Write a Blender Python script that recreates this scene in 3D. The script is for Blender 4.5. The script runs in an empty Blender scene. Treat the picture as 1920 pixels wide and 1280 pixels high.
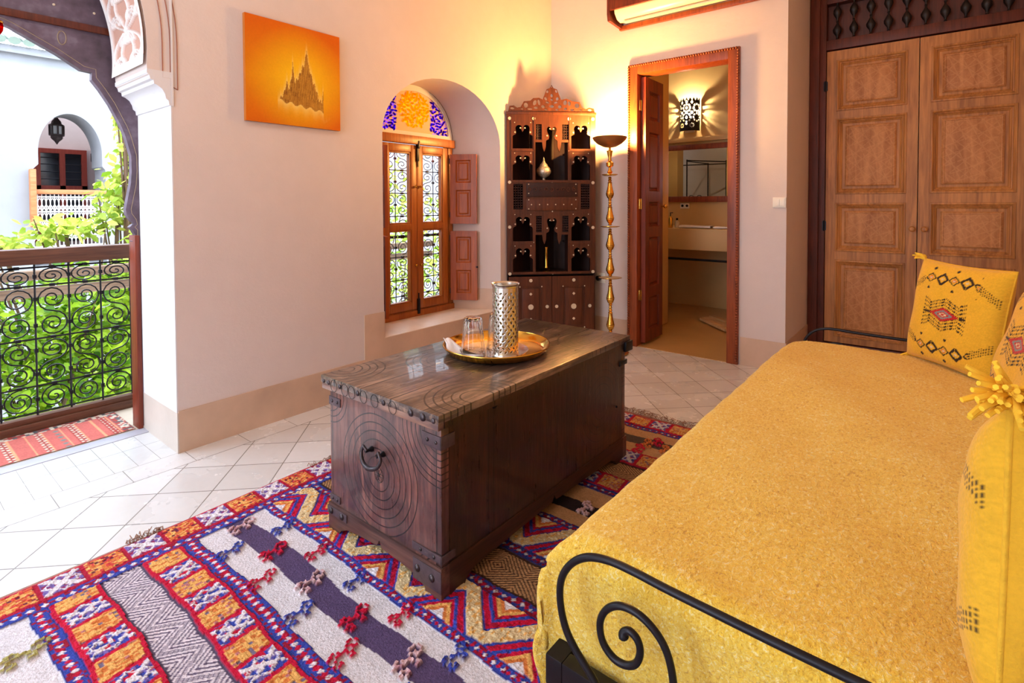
import bpy, bmesh, math, random
import numpy as np
from mathutils import Vector, Matrix
from mathutils.geometry import delaunay_2d_cdt
PI=math.pi
random.seed(7); RNG=np.random.RandomState(11)
SC=bpy.context.scene
COL=SC.collection
def s2l(c):
    return c/12.92 if c<=.04045 else ((c+.055)/1.055)**2.4
def rgb(r,g,b):          # 0-255 display colour to linear
    return (s2l(r/255),s2l(g/255),s2l(b/255))
# ---------------------------------------------------------------- node helpers
class X:
    """tiny expression wrapper around a float socket"""
    def __init__(s,nt,v): s.nt=nt; s.v=v
    def _m(s,op,*a):
        n=s.nt.nodes.new('ShaderNodeMath'); n.operation=op
        for i,x in enumerate((s,)+a):
            v=x.v if isinstance(x,X) else x
            if hasattr(v,'is_linked'): s.nt.links.new(v,n.inputs[i])
            else: n.inputs[i].default_value=v
        return X(s.nt,n.outputs[0])
    def __add__(s,o): return s._m('ADD',o)
    __radd__=__add__
    def __sub__(s,o): return s._m('SUBTRACT',o)
    def __rsub__(s,o): return (s*-1)+o
    def __mul__(s,o): return s._m('MULTIPLY',o)
    __rmul__=__mul__
    def __truediv__(s,o): return s._m('DIVIDE',o)
    def abs(s): return s._m('ABSOLUTE')
    def min(s,o): return s._m('MINIMUM',o)
    def max(s,o): return s._m('MAXIMUM',o)
    def lt(s,o): return s._m('LESS_THAN',o)
    def gt(s,o): return s._m('GREATER_THAN',o)
    def sqrt(s): return s._m('SQRT')
    def sin(s): return s._m('SINE')
    def fract(s): return s._m('FRACT')
    def floor(s): return s._m('FLOOR')
    def mod(s,o): return s._m('FLOORED_MODULO',o)
    def ping(s,o): return s._m('PINGPONG',o)
    def clamp(s): return s.max(0.).min(1.)
def inp(nt,sock,v):
    if isinstance(v,X): v=v.v
    if hasattr(v,'is_linked'): nt.links.new(v,sock)
    elif v is not None:
        sock.default_value=(*v,1) if (hasattr(v,'__len__') and len(v)==3 and sock.type=='RGBA') else v
class Mt:
    def __init__(s,name):
        s.m=bpy.data.materials.new(name); s.m.use_nodes=True; s.nt=s.m.node_tree
        s.b=s.nt.nodes['Principled BSDF']
    def n(s,t,**k):
        o=s.nt.nodes.new(t)
        for a,v in k.items(): setattr(o,a,v)
        return o
    def coord(s,kind='Object'):
        return s.n('ShaderNodeTexCoord').outputs[kind]
    def pos(s):
        return s.n('ShaderNodeNewGeometry').outputs['Position']
    def xyz(s,src=None):
        q=s.n('ShaderNodeSeparateXYZ'); s.nt.links.new(src or s.pos(),q.inputs[0])
        return [X(s.nt,o) for o in q.outputs]
    def comb(s,x,y,z):
        q=s.n('ShaderNodeCombineXYZ')
        for i,v in enumerate((x,y,z)): inp(s.nt,q.inputs[i],v)
        return q.outputs[0]
    def noise(s,scale,detail=3,rough=.55,vec=None,stretch=(1,1,1),dist=0):
        mp=s.n('ShaderNodeMapping'); s.nt.links.new(vec or s.coord(),mp.inputs[0]); mp.inputs['Scale'].default_value=stretch
        q=s.n('ShaderNodeTexNoise'); s.nt.links.new(mp.outputs[0],q.inputs['Vector'])
        q.inputs['Scale'].default_value=scale; q.inputs['Detail'].default_value=detail; q.inputs['Roughness'].default_value=rough
        q.inputs['Distortion'].default_value=dist
        return X(s.nt,q.outputs[0])
    def ramp(s,f,stops):
        r=s.n('ShaderNodeValToRGB'); inp(s.nt,r.inputs[0],f)
        e=r.color_ramp.elements
        while len(e)<len(stops): e.new(.5)
        for i,(p,c) in enumerate(stops): e[i].position=p; e[i].color=(*c,1) if len(c)==3 else c
        return r.outputs[0]
    def mix(s,f,a,b,mode='MIX'):
        q=s.n('ShaderNodeMix',data_type='RGBA',blend_type=mode)
        inp(s.nt,q.inputs[0],f); inp(s.nt,q.inputs[6],a); inp(s.nt,q.inputs[7],b)
        return q.outputs[2]
    def set(s,**k):
        for a,v in k.items():
            nm={'color':'Base Color','rough':'Roughness','metal':'Metallic','trans':'Transmission Weight','ior':'IOR','alpha':'Alpha',
                'spec':'Specular IOR Level','sheen':'Sheen Weight','emis':'Emission Color','estr':'Emission Strength','coat':'Coat Weight','sss':'Subsurface Weight'}[a]
            inp(s.nt,s.b.inputs[nm],v)
        return s
    def bump(s,h,strength=.3,dist=.01):
        q=s.n('ShaderNodeBump'); q.inputs['Strength'].default_value=strength; q.inputs['Distance'].default_value=dist
        inp(s.nt,q.inputs['Height'],h); s.nt.links.new(q.outputs[0],s.b.inputs['Normal']); return s
def mul(c,k): return tuple(min(1,x*k) for x in c)
def plain(name,c,rough=.6,metal=0,var=.12,scale=6,bump=.15,bscale=60,bd=.003,stretch=(1,1,1)):
    t=Mt(name); n=t.noise(scale,4,stretch=stretch)
    t.set(color=t.ramp(n,[(.25,mul(c,1-var)),(.75,mul(c,1+var))]),rough=rough,metal=metal)
    if bump: t.bump(t.noise(bscale,4,stretch=stretch),bump,bd)
    return t.m
def wood(name,dark,light,grain='z',rough=.5,scale=5,bump=.25,spec=.4):
    t=Mt(name); st={'x':(.12,1.6,1.6),'y':(1.6,.12,1.6),'z':(1.6,1.6,.12)}[grain]
    a=t.noise(scale*3,5,.6,stretch=st,dist=1.2); b=t.noise(scale*14,3,.5,stretch=st); c=t.noise(2.2,2)
    f=(a*.55+b*.3+c*.25)
    t.set(color=t.ramp(f,[(.38,dark),(.68,light)]),rough=rough,spec=spec); t.bump(b*.6+a*.4,bump,.003); return t.m
def attr_mat(name,rough=.85,nvar=.18,nscale=300,bump=.5,bd=.003,sheen=0,spec=.2):
    t=Mt(name); a=t.n('ShaderNodeAttribute'); a.attribute_name='Col'
    n=t.noise(nscale,3,.6); n2=t.noise(nscale*.15,3)
    g=t.ramp(n*.6+n2*.4,[(.3,(1-nvar,)*3),(.7,(1,)*3)])
    t.set(color=t.mix(1.,a.outputs['Color'],g,'MULTIPLY'),rough=rough,spec=spec,sheen=sheen)
    if bump: t.bump(n,bump,bd)
    return t.m
# ---------------------------------------------------------------- mesh builder
def inside(p,l):
    x,y=p; c=False; n=len(l)
    for i in range(n):
        x1,y1=l[i][0],l[i][1]; x2,y2=l[i-1][0],l[i-1][1]
        if (y1>y)!=(y2>y) and x<(x2-x1)*(y-y1)/(y2-y1)+x1: c=not c
    return c
def tri_holes(loops):
    """triangulate an outer loop minus holes; returned points start with the loops' own points in order"""
    flat=[(p[0],p[1]) for l in loops for p in l]; ed=[]; o=0
    for l in loops:
        m=len(l); ed+=[(o+i,o+(i+1)%m) for i in range(m)]; o+=m
    v,e,f,ov,oe,of=delaunay_2d_cdt([Vector(p) for p in flat],ed,[],0,1e-6)
    back={}; pts=list(flat)
    for i,src in enumerate(ov):
        if len(src): back[i]=src[0]
        else: back[i]=len(pts); pts.append((v[i].x,v[i].y))
    out=[]
    for t in f:
        cx_=sum(v[i].x for i in t)/len(t); cy_=sum(v[i].y for i in t)/len(t)
        if inside((cx_,cy_),loops[0]) and not any(inside((cx_,cy_),h) for h in loops[1:]): out.append(tuple(back[i] for i in t))
    return pts,out
class MB:
    def __init__(s): s.v=[]; s.f=[]; s.col=None
    def add(s,vs,fs):
        o=len(s.v); s.v+= [tuple(p) for p in vs]; s.f+=[tuple(i+o for i in f) for f in fs]; return s
    def box(s,x0,x1,y0,y1,z0,z1,M=None,bev=0):
        if bev:
            b=min(bev,abs(x1-x0)/2.2,abs(y1-y0)/2.2,abs(z1-z0)/2.2)
            bm=bmesh.new(); bmesh.ops.create_cube(bm,size=1)
            for v in bm.verts:
                v.co=Vector(((x0+x1)/2+v.co.x*(x1-x0),(y0+y1)/2+v.co.y*(y1-y0),(z0+z1)/2+v.co.z*(z1-z0)))
            bmesh.ops.bevel(bm,geom=list(bm.edges),offset=b,segments=2,affect='EDGES',profile=.6)
            bm.verts.index_update()
            vs=[tuple(M@v.co) if M else tuple(v.co) for v in bm.verts]; fs=[[v.index for v in f.verts] for f in bm.faces]
            bm.free(); return s.add(vs,fs)
        vs=[Vector((x,y,z)) for x in(x0,x1) for y in(y0,y1) for z in(z0,z1)]
        if M: vs=[M@v for v in vs]
        return s.add(vs,[(0,1,3,2),(4,6,7,5),(0,4,5,1),(2,3,7,6),(0,2,6,4),(1,5,7,3)])
    def tube(s,pts,r,n=6,cap=True,flat=1.0,closed=False):
        pts=[Vector(p) for p in pts]; N=len(pts)
        rr=r if hasattr(r,'__len__') else [r]*N
        rings=[]; up=None
        for i,p in enumerate(pts):
            if closed: t=pts[(i+1)%N]-pts[i-1]
            else: t=pts[min(i+1,N-1)]-pts[max(i-1,0)]
            if t.length<1e-9: t=Vector((0,0,1))
            t.normalize()
            if up is None:
                up=Vector((0,0,1)) if abs(t.z)<.9 else Vector((1,0,0))
            a=t.cross(up)
            if a.length<1e-6: a=t.orthogonal()
            a.normalize(); b=a.cross(t).normalized(); up=b
            rings.append([p+a*math.cos(2*PI*k/n)*rr[i]+b*math.sin(2*PI*k/n)*rr[i]*flat for k in range(n)])
        vs=[q for g in rings for q in g]; fs=[]
        L=N if closed else N-1
        for i in range(L):
            j=(i+1)%N
            for k in range(n):
                k2=(k+1)%n; fs.append((i*n+k,i*n+k2,j*n+k2,j*n+k))
        if cap and not closed: fs+= [tuple(range(n-1,-1,-1)),tuple((N-1)*n+k for k in range(n))]
        return s.add(vs,fs)
    def lathe(s,prof,n=24,c=(0,0,0),M=None,cap=True,rf=None):
        vs=[];fs=[]
        for i,(r,z) in enumerate(prof):
            for k in range(n):
                a=2*PI*k/n; q=r*(rf(a,z) if rf else 1)
                p=Vector((q*math.cos(a),q*math.sin(a),z)); p=(M@p) if M else p
                vs.append((p.x+c[0],p.y+c[1],p.z+c[2]))
        for i in range(len(prof)-1):
            for k in range(n):
                k2=(k+1)%n; fs.append((i*n+k,i*n+k2,(i+1)*n+k2,(i+1)*n+k))
        if cap:
            if prof[0][0]>1e-5: fs.append(tuple(range(n-1,-1,-1)))
            if prof[-1][0]>1e-5: fs.append(tuple((len(prof)-1)*n+k for k in range(n)))
        return s.add(vs,fs)
    def prism(s,loops,a,b,fn):
        """loops of 2d points (outer then holes), extruded between depths a and b; fn(p,q,depth)->xyz"""
        flat,tris=tri_holes(loops)
        n=len(flat); vs=[fn(p[0],p[1],a) for p in flat]+[fn(p[0],p[1],b) for p in flat]
        fs=[tuple(t) for t in tris]+[tuple(i+n for i in reversed(t)) for t in tris]
        o=0
        for l in loops:
            m=len(l)
            for i in range(m):
                j=(i+1)%m; fs.append((o+i,o+j,n+o+j,n+o+i))
            o+=m
        return s.add(vs,fs)
    def panel(s,u0,u1,v0,v1,prof,fn,fill=True):
        """rectangular moulding: prof = [(inset,depth)...] rings; fn(u,v,d)->xyz"""
        vs=[]; fs=[]
        for i,d in prof: vs+=[fn(u0+i,v0+i,d),fn(u1-i,v0+i,d),fn(u1-i,v1-i,d),fn(u0+i,v1-i,d)]
        for k in range(len(prof)-1):
            for j in range(4):
                a=k*4+j; b=k*4+(j+1)%4; fs.append((a,b,b+4,a+4))
        if fill: n=(len(prof)-1)*4; fs.append((n,n+1,n+2,n+3))
        return s.add(vs,fs)
    def ball(s,c,r,nu=10,nv=6,sx=1,sy=1,sz=1):
        pr=[(max(1e-4,r*math.sin(PI*i/nv)),-r*math.cos(PI*i/nv)) for i in range(nv+1)]
        return s.lathe(pr,nu,c,Matrix.Diagonal((sx,sy,sz)).to_3x3(),cap=False)
    def grid(s,P,cols=None):
        """P: (n,m,3) array"""
        n,m=P.shape[:2]; o=len(s.v); s.v+=[tuple(q) for q in P.reshape(-1,3).tolist()]
        s.f+=[(o+i*m+j,o+i*m+j+1,o+(i+1)*m+j+1,o+(i+1)*m+j) for i in range(n-1) for j in range(m-1)]
        if cols is not None:
            if s.col is None: s.col=[]
            s.col+= cols.reshape(-1,3).tolist()
        return s
    def pieces(s):
        """split into far-apart pieces (each becomes a part of its own)"""
        n=len(s.v); par=list(range(n))
        def fd(a):
            while par[a]!=a: par[a]=par[par[a]]; a=par[a]
            return a
        for f in s.f:
            r=fd(f[0])
            for i in f[1:]: par[fd(i)]=r
        isl={}
        for f in s.f: isl.setdefault(fd(f[0]),[]).append(f)
        K=list(isl.values())
        if len(K)<2 or len(K)>420: return [s]
        bb=[]
        for fs in K:
            P=np.array([s.v[i] for f in fs for i in f]); bb.append((P.min(0),P.max(0)))
        q=list(range(len(K)))
        def g(a):
            while q[a]!=a: a=q[a]
            return a
        for i in range(len(K)):
            for j in range(i):
                gap=np.maximum(0,np.maximum(bb[i][0]-bb[j][1],bb[j][0]-bb[i][1])); sz=max((bb[i][1]-bb[i][0]).max(),(bb[j][1]-bb[j][0]).max())
                if np.sqrt((gap**2).sum())<=max(.02,.5*sz): q[g(i)]=g(j)
        gr={}
        for i,fs in enumerate(K): gr.setdefault(g(i),[]).extend(fs)
        if len(gr)<2: return [s]
        out=[]
        for fs in gr.values():
            m=MB(); mp={}
            for f in fs:
                for i in f:
                    if i not in mp: mp[i]=len(m.v); m.v.append(s.v[i])
                m.f.append(tuple(mp[i] for i in f))
            out.append(m)
        return out
    def build(s,name,mat,parent=None,split=True,**k):
        if parent is not None and split and s.col is None and len(s.f)<20000:
            ps=s.pieces(); o=[p.build1(name,mat,parent,**k) for p in ps]; return o[0]
        return s.build1(name,mat,parent,**k)
    def build1(s,name,mat,parent=None,local=False,smooth=35,org=None):
        me=bpy.data.meshes.new(name)
        o0=Vector((0,0,0))
        q_=parent
        while q_ is not None and not local: o0=o0+q_.location; q_=q_.parent
        if org is not None: o0=Vector(org)
        vs=[(a-o0.x,b-o0.y,c-o0.z) for a,b,c in s.v] if not local else s.v
        me.from_pydata(vs,[],s.f); me.validate(); 
        if s.col is not None:
            at=me.color_attributes.new('Col','FLOAT_COLOR','POINT')
            c=np.ones((len(me.vertices),4),dtype=np.float32); c[:,:3]=np.array(s.col,dtype=np.float32)[:len(c)]
            at.data.foreach_set('color',c.ravel())
        else:
            bm=bmesh.new(); bm.from_mesh(me); bmesh.ops.recalc_face_normals(bm,faces=bm.faces); bm.to_mesh(me); bm.free()
        if smooth:
            me.polygons.foreach_set('use_smooth',[True]*len(me.polygons)); me.set_sharp_from_angle(angle=math.radians(smooth))
        me.materials.append(mat); me.update()
        o=bpy.data.objects.new(name,me); COL.objects.link(o)
        if parent is not None: o.parent=parent
        if org is not None and parent is None: o.location=org
        return o
def tag(o,label=None,cat=None,group=None,kind=None):
    if label: o['label']=label
    if cat: o['category']=cat
    if group: o['group']=group
    if kind: o['kind']=kind
    return o
def thing(name,loc,label,cat,rz=0,group=None,rot=None):
    o=bpy.data.objects.new(name,None); COL.objects.link(o); o.empty_display_size=.1
    o.location=loc; o.rotation_euler=rot or (0,0,rz)
    return tag(o,label,cat,group)
def struct(name,mb,mat,**k):
    return tag(mb.build(name,mat,**k),kind='structure')
def dup(root,loc,rz=None,label=None):
    c=root.copy(); COL.objects.link(c); c.location=loc
    if rz is not None: c.rotation_euler=(0,0,rz)
    if label: c['label']=label
    def rec(a,b):
        for ch in list(a.children):
            d=ch.copy(); COL.objects.link(d); d.parent=b; rec(ch,d)
    rec(root,c); return c
def spiral(c,r0,r1,a0,turns,sgn=1,n=14):
    N=int(abs(turns)*n)+1; out=[]
    for i in range(N+1):
        t=i/N; r=r0+(r1-r0)*t; a=a0+sgn*2*PI*turns*t
        out.append((c[0]+r*math.cos(a),c[1]+r*math.sin(a)))
    return out
def sscroll(c,h,w,mirror=False,turns=1.7,r1=.12):
    """S of two spirals, centre c, total height h, half width w"""
    r=h/4; k=w/r
    top=spiral((0,r),r,r*r1,-PI/2,turns); bot=spiral((0,-r),r,r*r1,PI/2,turns)
    pts=list(reversed(top))+bot[1:]
    return [(c[0]+(-x if mirror else x)*k,c[1]+y) for x,y in pts]
def arc(cx,cz,rx,rz,a0,a1,n):
    return [(cx+rx*math.cos(a0+(a1-a0)*i/n),cz+rz*math.sin(a0+(a1-a0)*i/n)) for i in range(n+1)]
def ellip(cx,cz,rx,rz,n=12,rot=0):
    c,s=math.cos(rot),math.sin(rot); o=[]
    for i in range(n):
        x=rx*math.cos(2*PI*i/n); z=rz*math.sin(2*PI*i/n); o.append((cx+x*c-z*s,cz+x*s+z*c))
    return o
YZ=lambda p,q,d:(d,p,q)     # profile in y,z extruded along x
XZ=lambda p,q,d:(p,d,q)
XY=lambda p,q,d:(p,q,d)

def inlay_into(o,mb,mat,y0=0):
    """set a pattern (its own material) into an existing part's mesh"""
    me=bpy.data.meshes.new('t'); me.from_pydata(mb.v,[],mb.f); 
    o.data.materials.append(mat); k=len(o.data.materials)-1
    bm=bmesh.new(); bm.from_mesh(o.data); n=len(bm.faces); bm.from_mesh(me); bm.faces.ensure_lookup_table()
    new=bm.faces[n:]
    for f in new: f.material_index=k; f.smooth=False
    bmesh.ops.recalc_face_normals(bm,faces=list(new)); bm.to_mesh(o.data); bm.free(); bpy.data.meshes.remove(me)
# ---------------------------------------------------------------- materials
def plaster_mat(name,c,warm=.05):
    t=Mt(name); P=t.pos(); a=t.noise(1.6,4,.6,vec=P); b=t.noise(14,4,.6,vec=P)
    t.set(color=t.ramp(a*.7+b*.3,[(.3,mul(c,.93)),(.7,mul(c,1.02))]),rough=.85,spec=.25)
    f=t.noise(70,4,.7,vec=P); t.bump(f*.4+b*.9+a*1.5,.25,.006); return t.m
PLASTER=plaster_mat('white_plaster',rgb(212,198,192))
PLASTER_W=plaster_mat('white_stucco',rgb(214,212,214))
TADELAKT=plain('tan_tadelakt',rgb(198,168,144),rough=.45,var=.14,scale=5,bump=.2,bscale=20)
TADELAKT_L=plain('pale_tadelakt',rgb(196,182,170),rough=.5,var=.1,scale=5,bump=.2,bscale=20)
SILL=plain('sill_plaster',rgb(226,208,186),rough=.3,var=.12,scale=9,bump=.1)
BATHW=plain('ochre_tadelakt',rgb(206,172,114),rough=.5,var=.08,scale=3,bump=.15,bscale=12)
BATHF=plain('ochre_concrete',rgb(190,150,92),rough=.3,var=.15,scale=2.5,bump=.1)
CEIL=plain('ceiling_plaster',rgb(232,218,200),rough=.9)
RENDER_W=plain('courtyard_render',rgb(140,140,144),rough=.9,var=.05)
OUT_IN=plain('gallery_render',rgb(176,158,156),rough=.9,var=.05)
SHUTW=wood('shutter_wood',rgb(122,50,10),rgb(176,88,28),'z',rough=.38)
DOORRED=wood('red_stained_wood',rgb(78,24,12),rgb(132,54,28),'z',rough=.38)
FRAMEW=wood('orange_brown_wood',rgb(98,38,14),rgb(156,76,34),'z',rough=.42)
WINW=wood('honey_stained_wood',rgb(128,64,20),rgb(176,102,40),'z',rough=.35)
CEDAR=wood('cedar_panel_wood',rgb(134,80,36),rgb(206,140,74),'z',rough=.5,scale=4)
CEDAR_L=wood('carved_cedar_wood',rgb(160,98,48),rgb(206,142,84),'z',rough=.55,scale=6)
DARKW=wood('dark_brown_wood',rgb(64,26,12),rgb(106,46,26),'z',rough=.5)
BEAMW=wood('weathered_beam_wood',rgb(84,62,46),rgb(140,112,88),'y',rough=.8)
RAILW=wood('rail_wood',rgb(62,34,22),rgb(108,66,46),'y',rough=.45)
BOOKW=wood('bookcase_walnut',rgb(56,26,13),rgb(98,50,27),'z',rough=.4)
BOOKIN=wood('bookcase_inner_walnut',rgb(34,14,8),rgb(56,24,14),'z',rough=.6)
BONE=plain('bone_inlay',rgb(214,196,168),rough=.4,var=.1,scale=80,bump=0)
IRON=plain('black_iron',rgb(30,28,34),rough=.38,metal=.6,var=.2,scale=30,bump=.15,bscale=120,bd=.001)
IRON_W=plain('grille_iron',rgb(26,24,30),rough=.5,metal=.5,var=.2,scale=30,bump=0)
RUSTIRON=plain('hammered_iron',rgb(74,66,68),rough=.35,metal=.8,var=.35,scale=40,bump=.4,bscale=90,bd=.002)
BRASS=plain('brass',rgb(214,164,70),rough=.24,metal=1,var=.14,scale=12,bump=.1,bscale=90,bd=.001)
BRASS_L=plain('polished_brass',rgb(226,176,76),rough=.16,metal=1,var=.1,scale=8,bump=.05,bscale=60,bd=.001)
SILVER=plain('silver_plate',rgb(206,198,186),rough=.22,metal=1,var=.1,scale=20,bump=.1,bscale=120,bd=.001)
WHITEP=plain('white_plastic',rgb(226,220,206),rough=.35,var=.03,bump=0)
WHITEC=plain('white_cloth',rgb(228,226,230),rough=.9,var=.05,bump=.3,bscale=300,bd=.001)
MARBLE=plain('grey_sill_stone',rgb(170,168,178),rough=.4,var=.08)
def glass(name,c=(1,1,1),rough=0,ior=1.45):
    t=Mt(name); t.set(color=c,trans=1,rough=rough,ior=ior); return t.m
GLASS=glass('clear_glass')
def tracery():
    return None
# window pane: thin clear glass
def pane_mat():
    t=Mt('window_glass'); nt=t.nt
    tr=t.n('ShaderNodeBsdfTransparent'); gl=t.n('ShaderNodeBsdfGlossy'); gl.inputs['Roughness'].default_value=.02
    mx=t.n('ShaderNodeMixShader'); mx.inputs[0].default_value=.07
    nt.links.new(tr.outputs[0],mx.inputs[1]); nt.links.new(gl.outputs[0],mx.inputs[2])
    nt.links.new(mx.outputs[0],nt.nodes['Material Output'].inputs[0]); return t.m
PANE=pane_mat()
def stained(name,c):
    t=Mt(name); nt=t.nt
    tr=t.n('ShaderNodeBsdfTranslucent'); tr.inputs[0].default_value=(*c,1)
    t2=t.n('ShaderNodeBsdfTransparent'); t2.inputs[0].default_value=(*c,1)
    mx=t.n('ShaderNodeMixShader'); mx.inputs[0].default_value=.55
    nt.links.new(tr.outputs[0],mx.inputs[1]); nt.links.new(t2.outputs[0],mx.inputs[2])
    nt.links.new(mx.outputs[0],nt.nodes['Material Output'].inputs[0]); return t.m
ST_V=stained('violet_glass',rgb(110,60,245)); ST_Y=stained('yellow_glass',rgb(255,235,30)); ST_R=stained('red_glass',rgb(200,40,10))
def leaf_mat(name,c,c2,k=.5):
    t=Mt(name); nt=t.nt; oi=t.n('ShaderNodeNewGeometry'); f=t.noise(2.5,2)
    r=X(nt,oi.outputs['Random Per Island'])
    col=t.ramp(r*.7+f*.3,[(.1,c),(.9,c2)])
    tl=t.n('ShaderNodeBsdfTranslucent'); nt.links.new(col,tl.inputs[0]); t.set(color=col,rough=.5)
    mx=t.n('ShaderNodeMixShader'); mx.inputs[0].default_value=k
    nt.links.new(t.b.outputs[0],mx.inputs[1]); nt.links.new(tl.outputs[0],mx.inputs[2])
    nt.links.new(mx.outputs[0],nt.nodes['Material Output'].inputs[0]); return t.m
LEAF=leaf_mat('leaf_green',rgb(46,104,8),rgb(176,204,44)); LEAF_Y=leaf_mat('leaf_lime',rgb(110,150,16),rgb(222,226,110))
BARK=plain('bark',rgb(96,72,52),rough=.9,bump=.5,bscale=40)
def floor_mat():
    t=Mt('floor_tiles'); P=t.pos(); x,y,z=t.xyz(P)
    S=.2826
    p=((y+x)+1.32)/S; q=((y-x)-3.887)/S
    # diagonal field
    dp=(p-(p+.5).floor()).abs(); dq=(q-(q+.5).floor()).abs()
    dg=dp.min(dq).lt(.011)
    wob=t.noise(1.3,2,vec=t.comb(p.floor(),q.floor(),0.))
    # border strip and threshold strips
    yb=(y/.23).fract(); gb=(yb.lt(.012)).max((x+2.49).abs().lt(.0022)).max((x+2.632).abs().lt(.0022))
    yt=(y/.083).fract(); xt=((x+3.05)/.21).fract(); gt=(yt.lt(.02)).max(xt.lt(.01))
    isb=x.lt(-2.49); ist=x.lt(-2.632)
    g=dg*(isb*-1+1)+gb*isb*(ist*-1+1)+gt*ist
    g=(g+((x+2.49).abs().lt(.002))).clamp()
    cell=t.n('ShaderNodeTexWhiteNoise'); inp(t.nt,cell.inputs['Vector'],t.comb(p.floor(),q.floor(),(y/.23).floor()*isb))
    n=t.noise(5,4,vec=P); n2=t.noise(40,3,vec=P)
    f=X(t.nt,cell.outputs['Value'])*.45+n*.4+n2*.15
    c=t.ramp(f,[(.15,rgb(194,192,190)),(.8,rgb(214,214,214))])
    t.set(color=t.mix(g*.8,c,rgb(96,86,76)),rough=t.ramp(n,[(.3,(.16,)*3),(.7,(.34,)*3)]),spec=.5)
    t.bump((g*-1+1)+n*.12+n2*.03,.35,.003); return t.m
FLOORM=floor_mat()
def chest_mat(name,dark,light,centers,grain='y',plane='xz',lines=(),groove=.0016,patina=0):
    """dark carved wood; centers: (a,b,spacing,rmin,rmax) rings cut in the plane"""
    t=Mt(name); P=t.pos(); x,y,z=t.xyz(P); A={'x':x,'y':y,'z':z}; a=A[plane[0]]; b=A[plane[1]]
    st={'x':(.14,1.5,1.5),'y':(1.5,.14,1.5),'z':(1.5,1.5,.14)}[grain]
    w=t.noise(16,5,.62,vec=P,stretch=st,dist=1.4); w2=t.noise(70,4,.6,vec=P,stretch=st); bl=t.noise(5,4,.65,vec=P)
    m=None
    wob=(t.noise(9,2,vec=P)-.5)*.004
    for (ca,cb,sp,r0,r1) in centers:
        r=((a-ca)*(a-ca)+(b-cb)*(b-cb)).sqrt()+wob
        k=((r/sp)-((r/sp)+.5).floor()).abs()*sp
        k=k.lt(groove)*(r.gt(r0-sp*.3))*(r.lt(r1+sp*.2)); m=k if m is None else m.max(k)
    for (ax,v,lo,hi) in lines:
        o=b if ax==plane[0] else a; u=a if ax==plane[0] else b
        k=(u-v+wob*.6).abs().lt(groove*1.2)*o.gt(lo)*o.lt(hi); m=k if m is None else m.max(k)
    if m is None: m=x*0.
    f=w*.5+w2*.25+bl*.35
    c=t.ramp(f,[(.40,dark),(.55,mul(dark,1.9)),(.68,light)])
    wear=t.noise(3.2,5,.7,vec=P); c=t.mix(t.ramp(wear,[(.45,(0,)*3),(.75,(.5,)*3)]),c,mul(light,1.25))
    sc=t.noise(30,6,.8,vec=P,stretch=st)
    t.set(color=t.mix(m*.9,c,rgb(14,7,6)),rough=t.ramp(sc,[(.3,(.22,)*3),(.7,(.48,)*3)]),spec=.65,coat=.25)
    t.bump((m*-1+1)*.8+w2*.35+bl*.35,.55,.003); return t.m
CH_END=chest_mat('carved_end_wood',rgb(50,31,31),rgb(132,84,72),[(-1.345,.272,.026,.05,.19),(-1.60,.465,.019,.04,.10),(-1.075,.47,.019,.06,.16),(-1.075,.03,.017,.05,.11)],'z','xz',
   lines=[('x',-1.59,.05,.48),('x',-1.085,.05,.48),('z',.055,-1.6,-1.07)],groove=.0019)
CH_SIDE=chest_mat('carved_side_wood_shaded',rgb(27,14,10),rgb(72,38,22),[(1.88,.29,.028,.03,.17)],'z','yz',lines=[('y',1.20,.05,.48),('y',1.225,.05,.48),('y',1.63,.08,.48)],groove=.0020)  # darker copy of the chest wood: shade of the unlit side in its colour
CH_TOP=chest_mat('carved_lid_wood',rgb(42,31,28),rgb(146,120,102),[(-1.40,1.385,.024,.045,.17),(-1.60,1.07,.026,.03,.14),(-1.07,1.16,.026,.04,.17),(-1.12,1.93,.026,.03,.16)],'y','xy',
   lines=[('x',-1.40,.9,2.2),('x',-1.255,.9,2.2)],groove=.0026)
def blanket_mat():
    t=Mt('mustard_wool'); P=t.pos()
    a=t.noise(150,4,.75,vec=P,stretch=(1,.6,1),dist=.8); b=t.noise(9,4,.6,vec=P); c=t.noise(340,2,vec=P)
    t.set(color=t.ramp(a*.7+b*.12+c*.18,[(.36,rgb(198,144,46)),(.45,rgb(240,194,62)),(.54,rgb(247,212,84)),(.64,rgb(255,244,190))]),rough=.95,spec=.1,sheen=.25)
    t.bump(a*.8+c*.4,.8,.009); return t.m
BLANKET=blanket_mat()
RUGM=attr_mat('rug_wool',nscale=160,nvar=.3,bump=.8,bd=.006)
KILIMM=attr_mat('kilim_wool',nscale=140,nvar=.25,bump=.5)
CUSHM=attr_mat('cushion_wool',nscale=180,nvar=.14,bump=.6,bd=.003,sheen=.15)
PAINTM=attr_mat('painted_canvas',rough=.6,nscale=90,nvar=.1,bump=.2)
STUCCOM=attr_mat('carved_stucco',nscale=60,nvar=.06,bump=.2)
PAINTEDW=attr_mat('painted_cedar',rough=.55,nscale=30,nvar=.2,bump=.2)
CUSHB=plain('cushion_yellow_wool',rgb(226,176,44),rough=.95,var=.12,scale=60,bump=.6,bscale=220,bd=.003)
YARN=plain('yellow_yarn',rgb(244,196,52),rough=.9,var=.16,scale=30,bump=.3,bscale=200,bd=.002)
FRINGE=plain('rug_fringe_yarn',rgb(150,120,104),rough=.95,var=.3,scale=60,bump=0)
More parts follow.
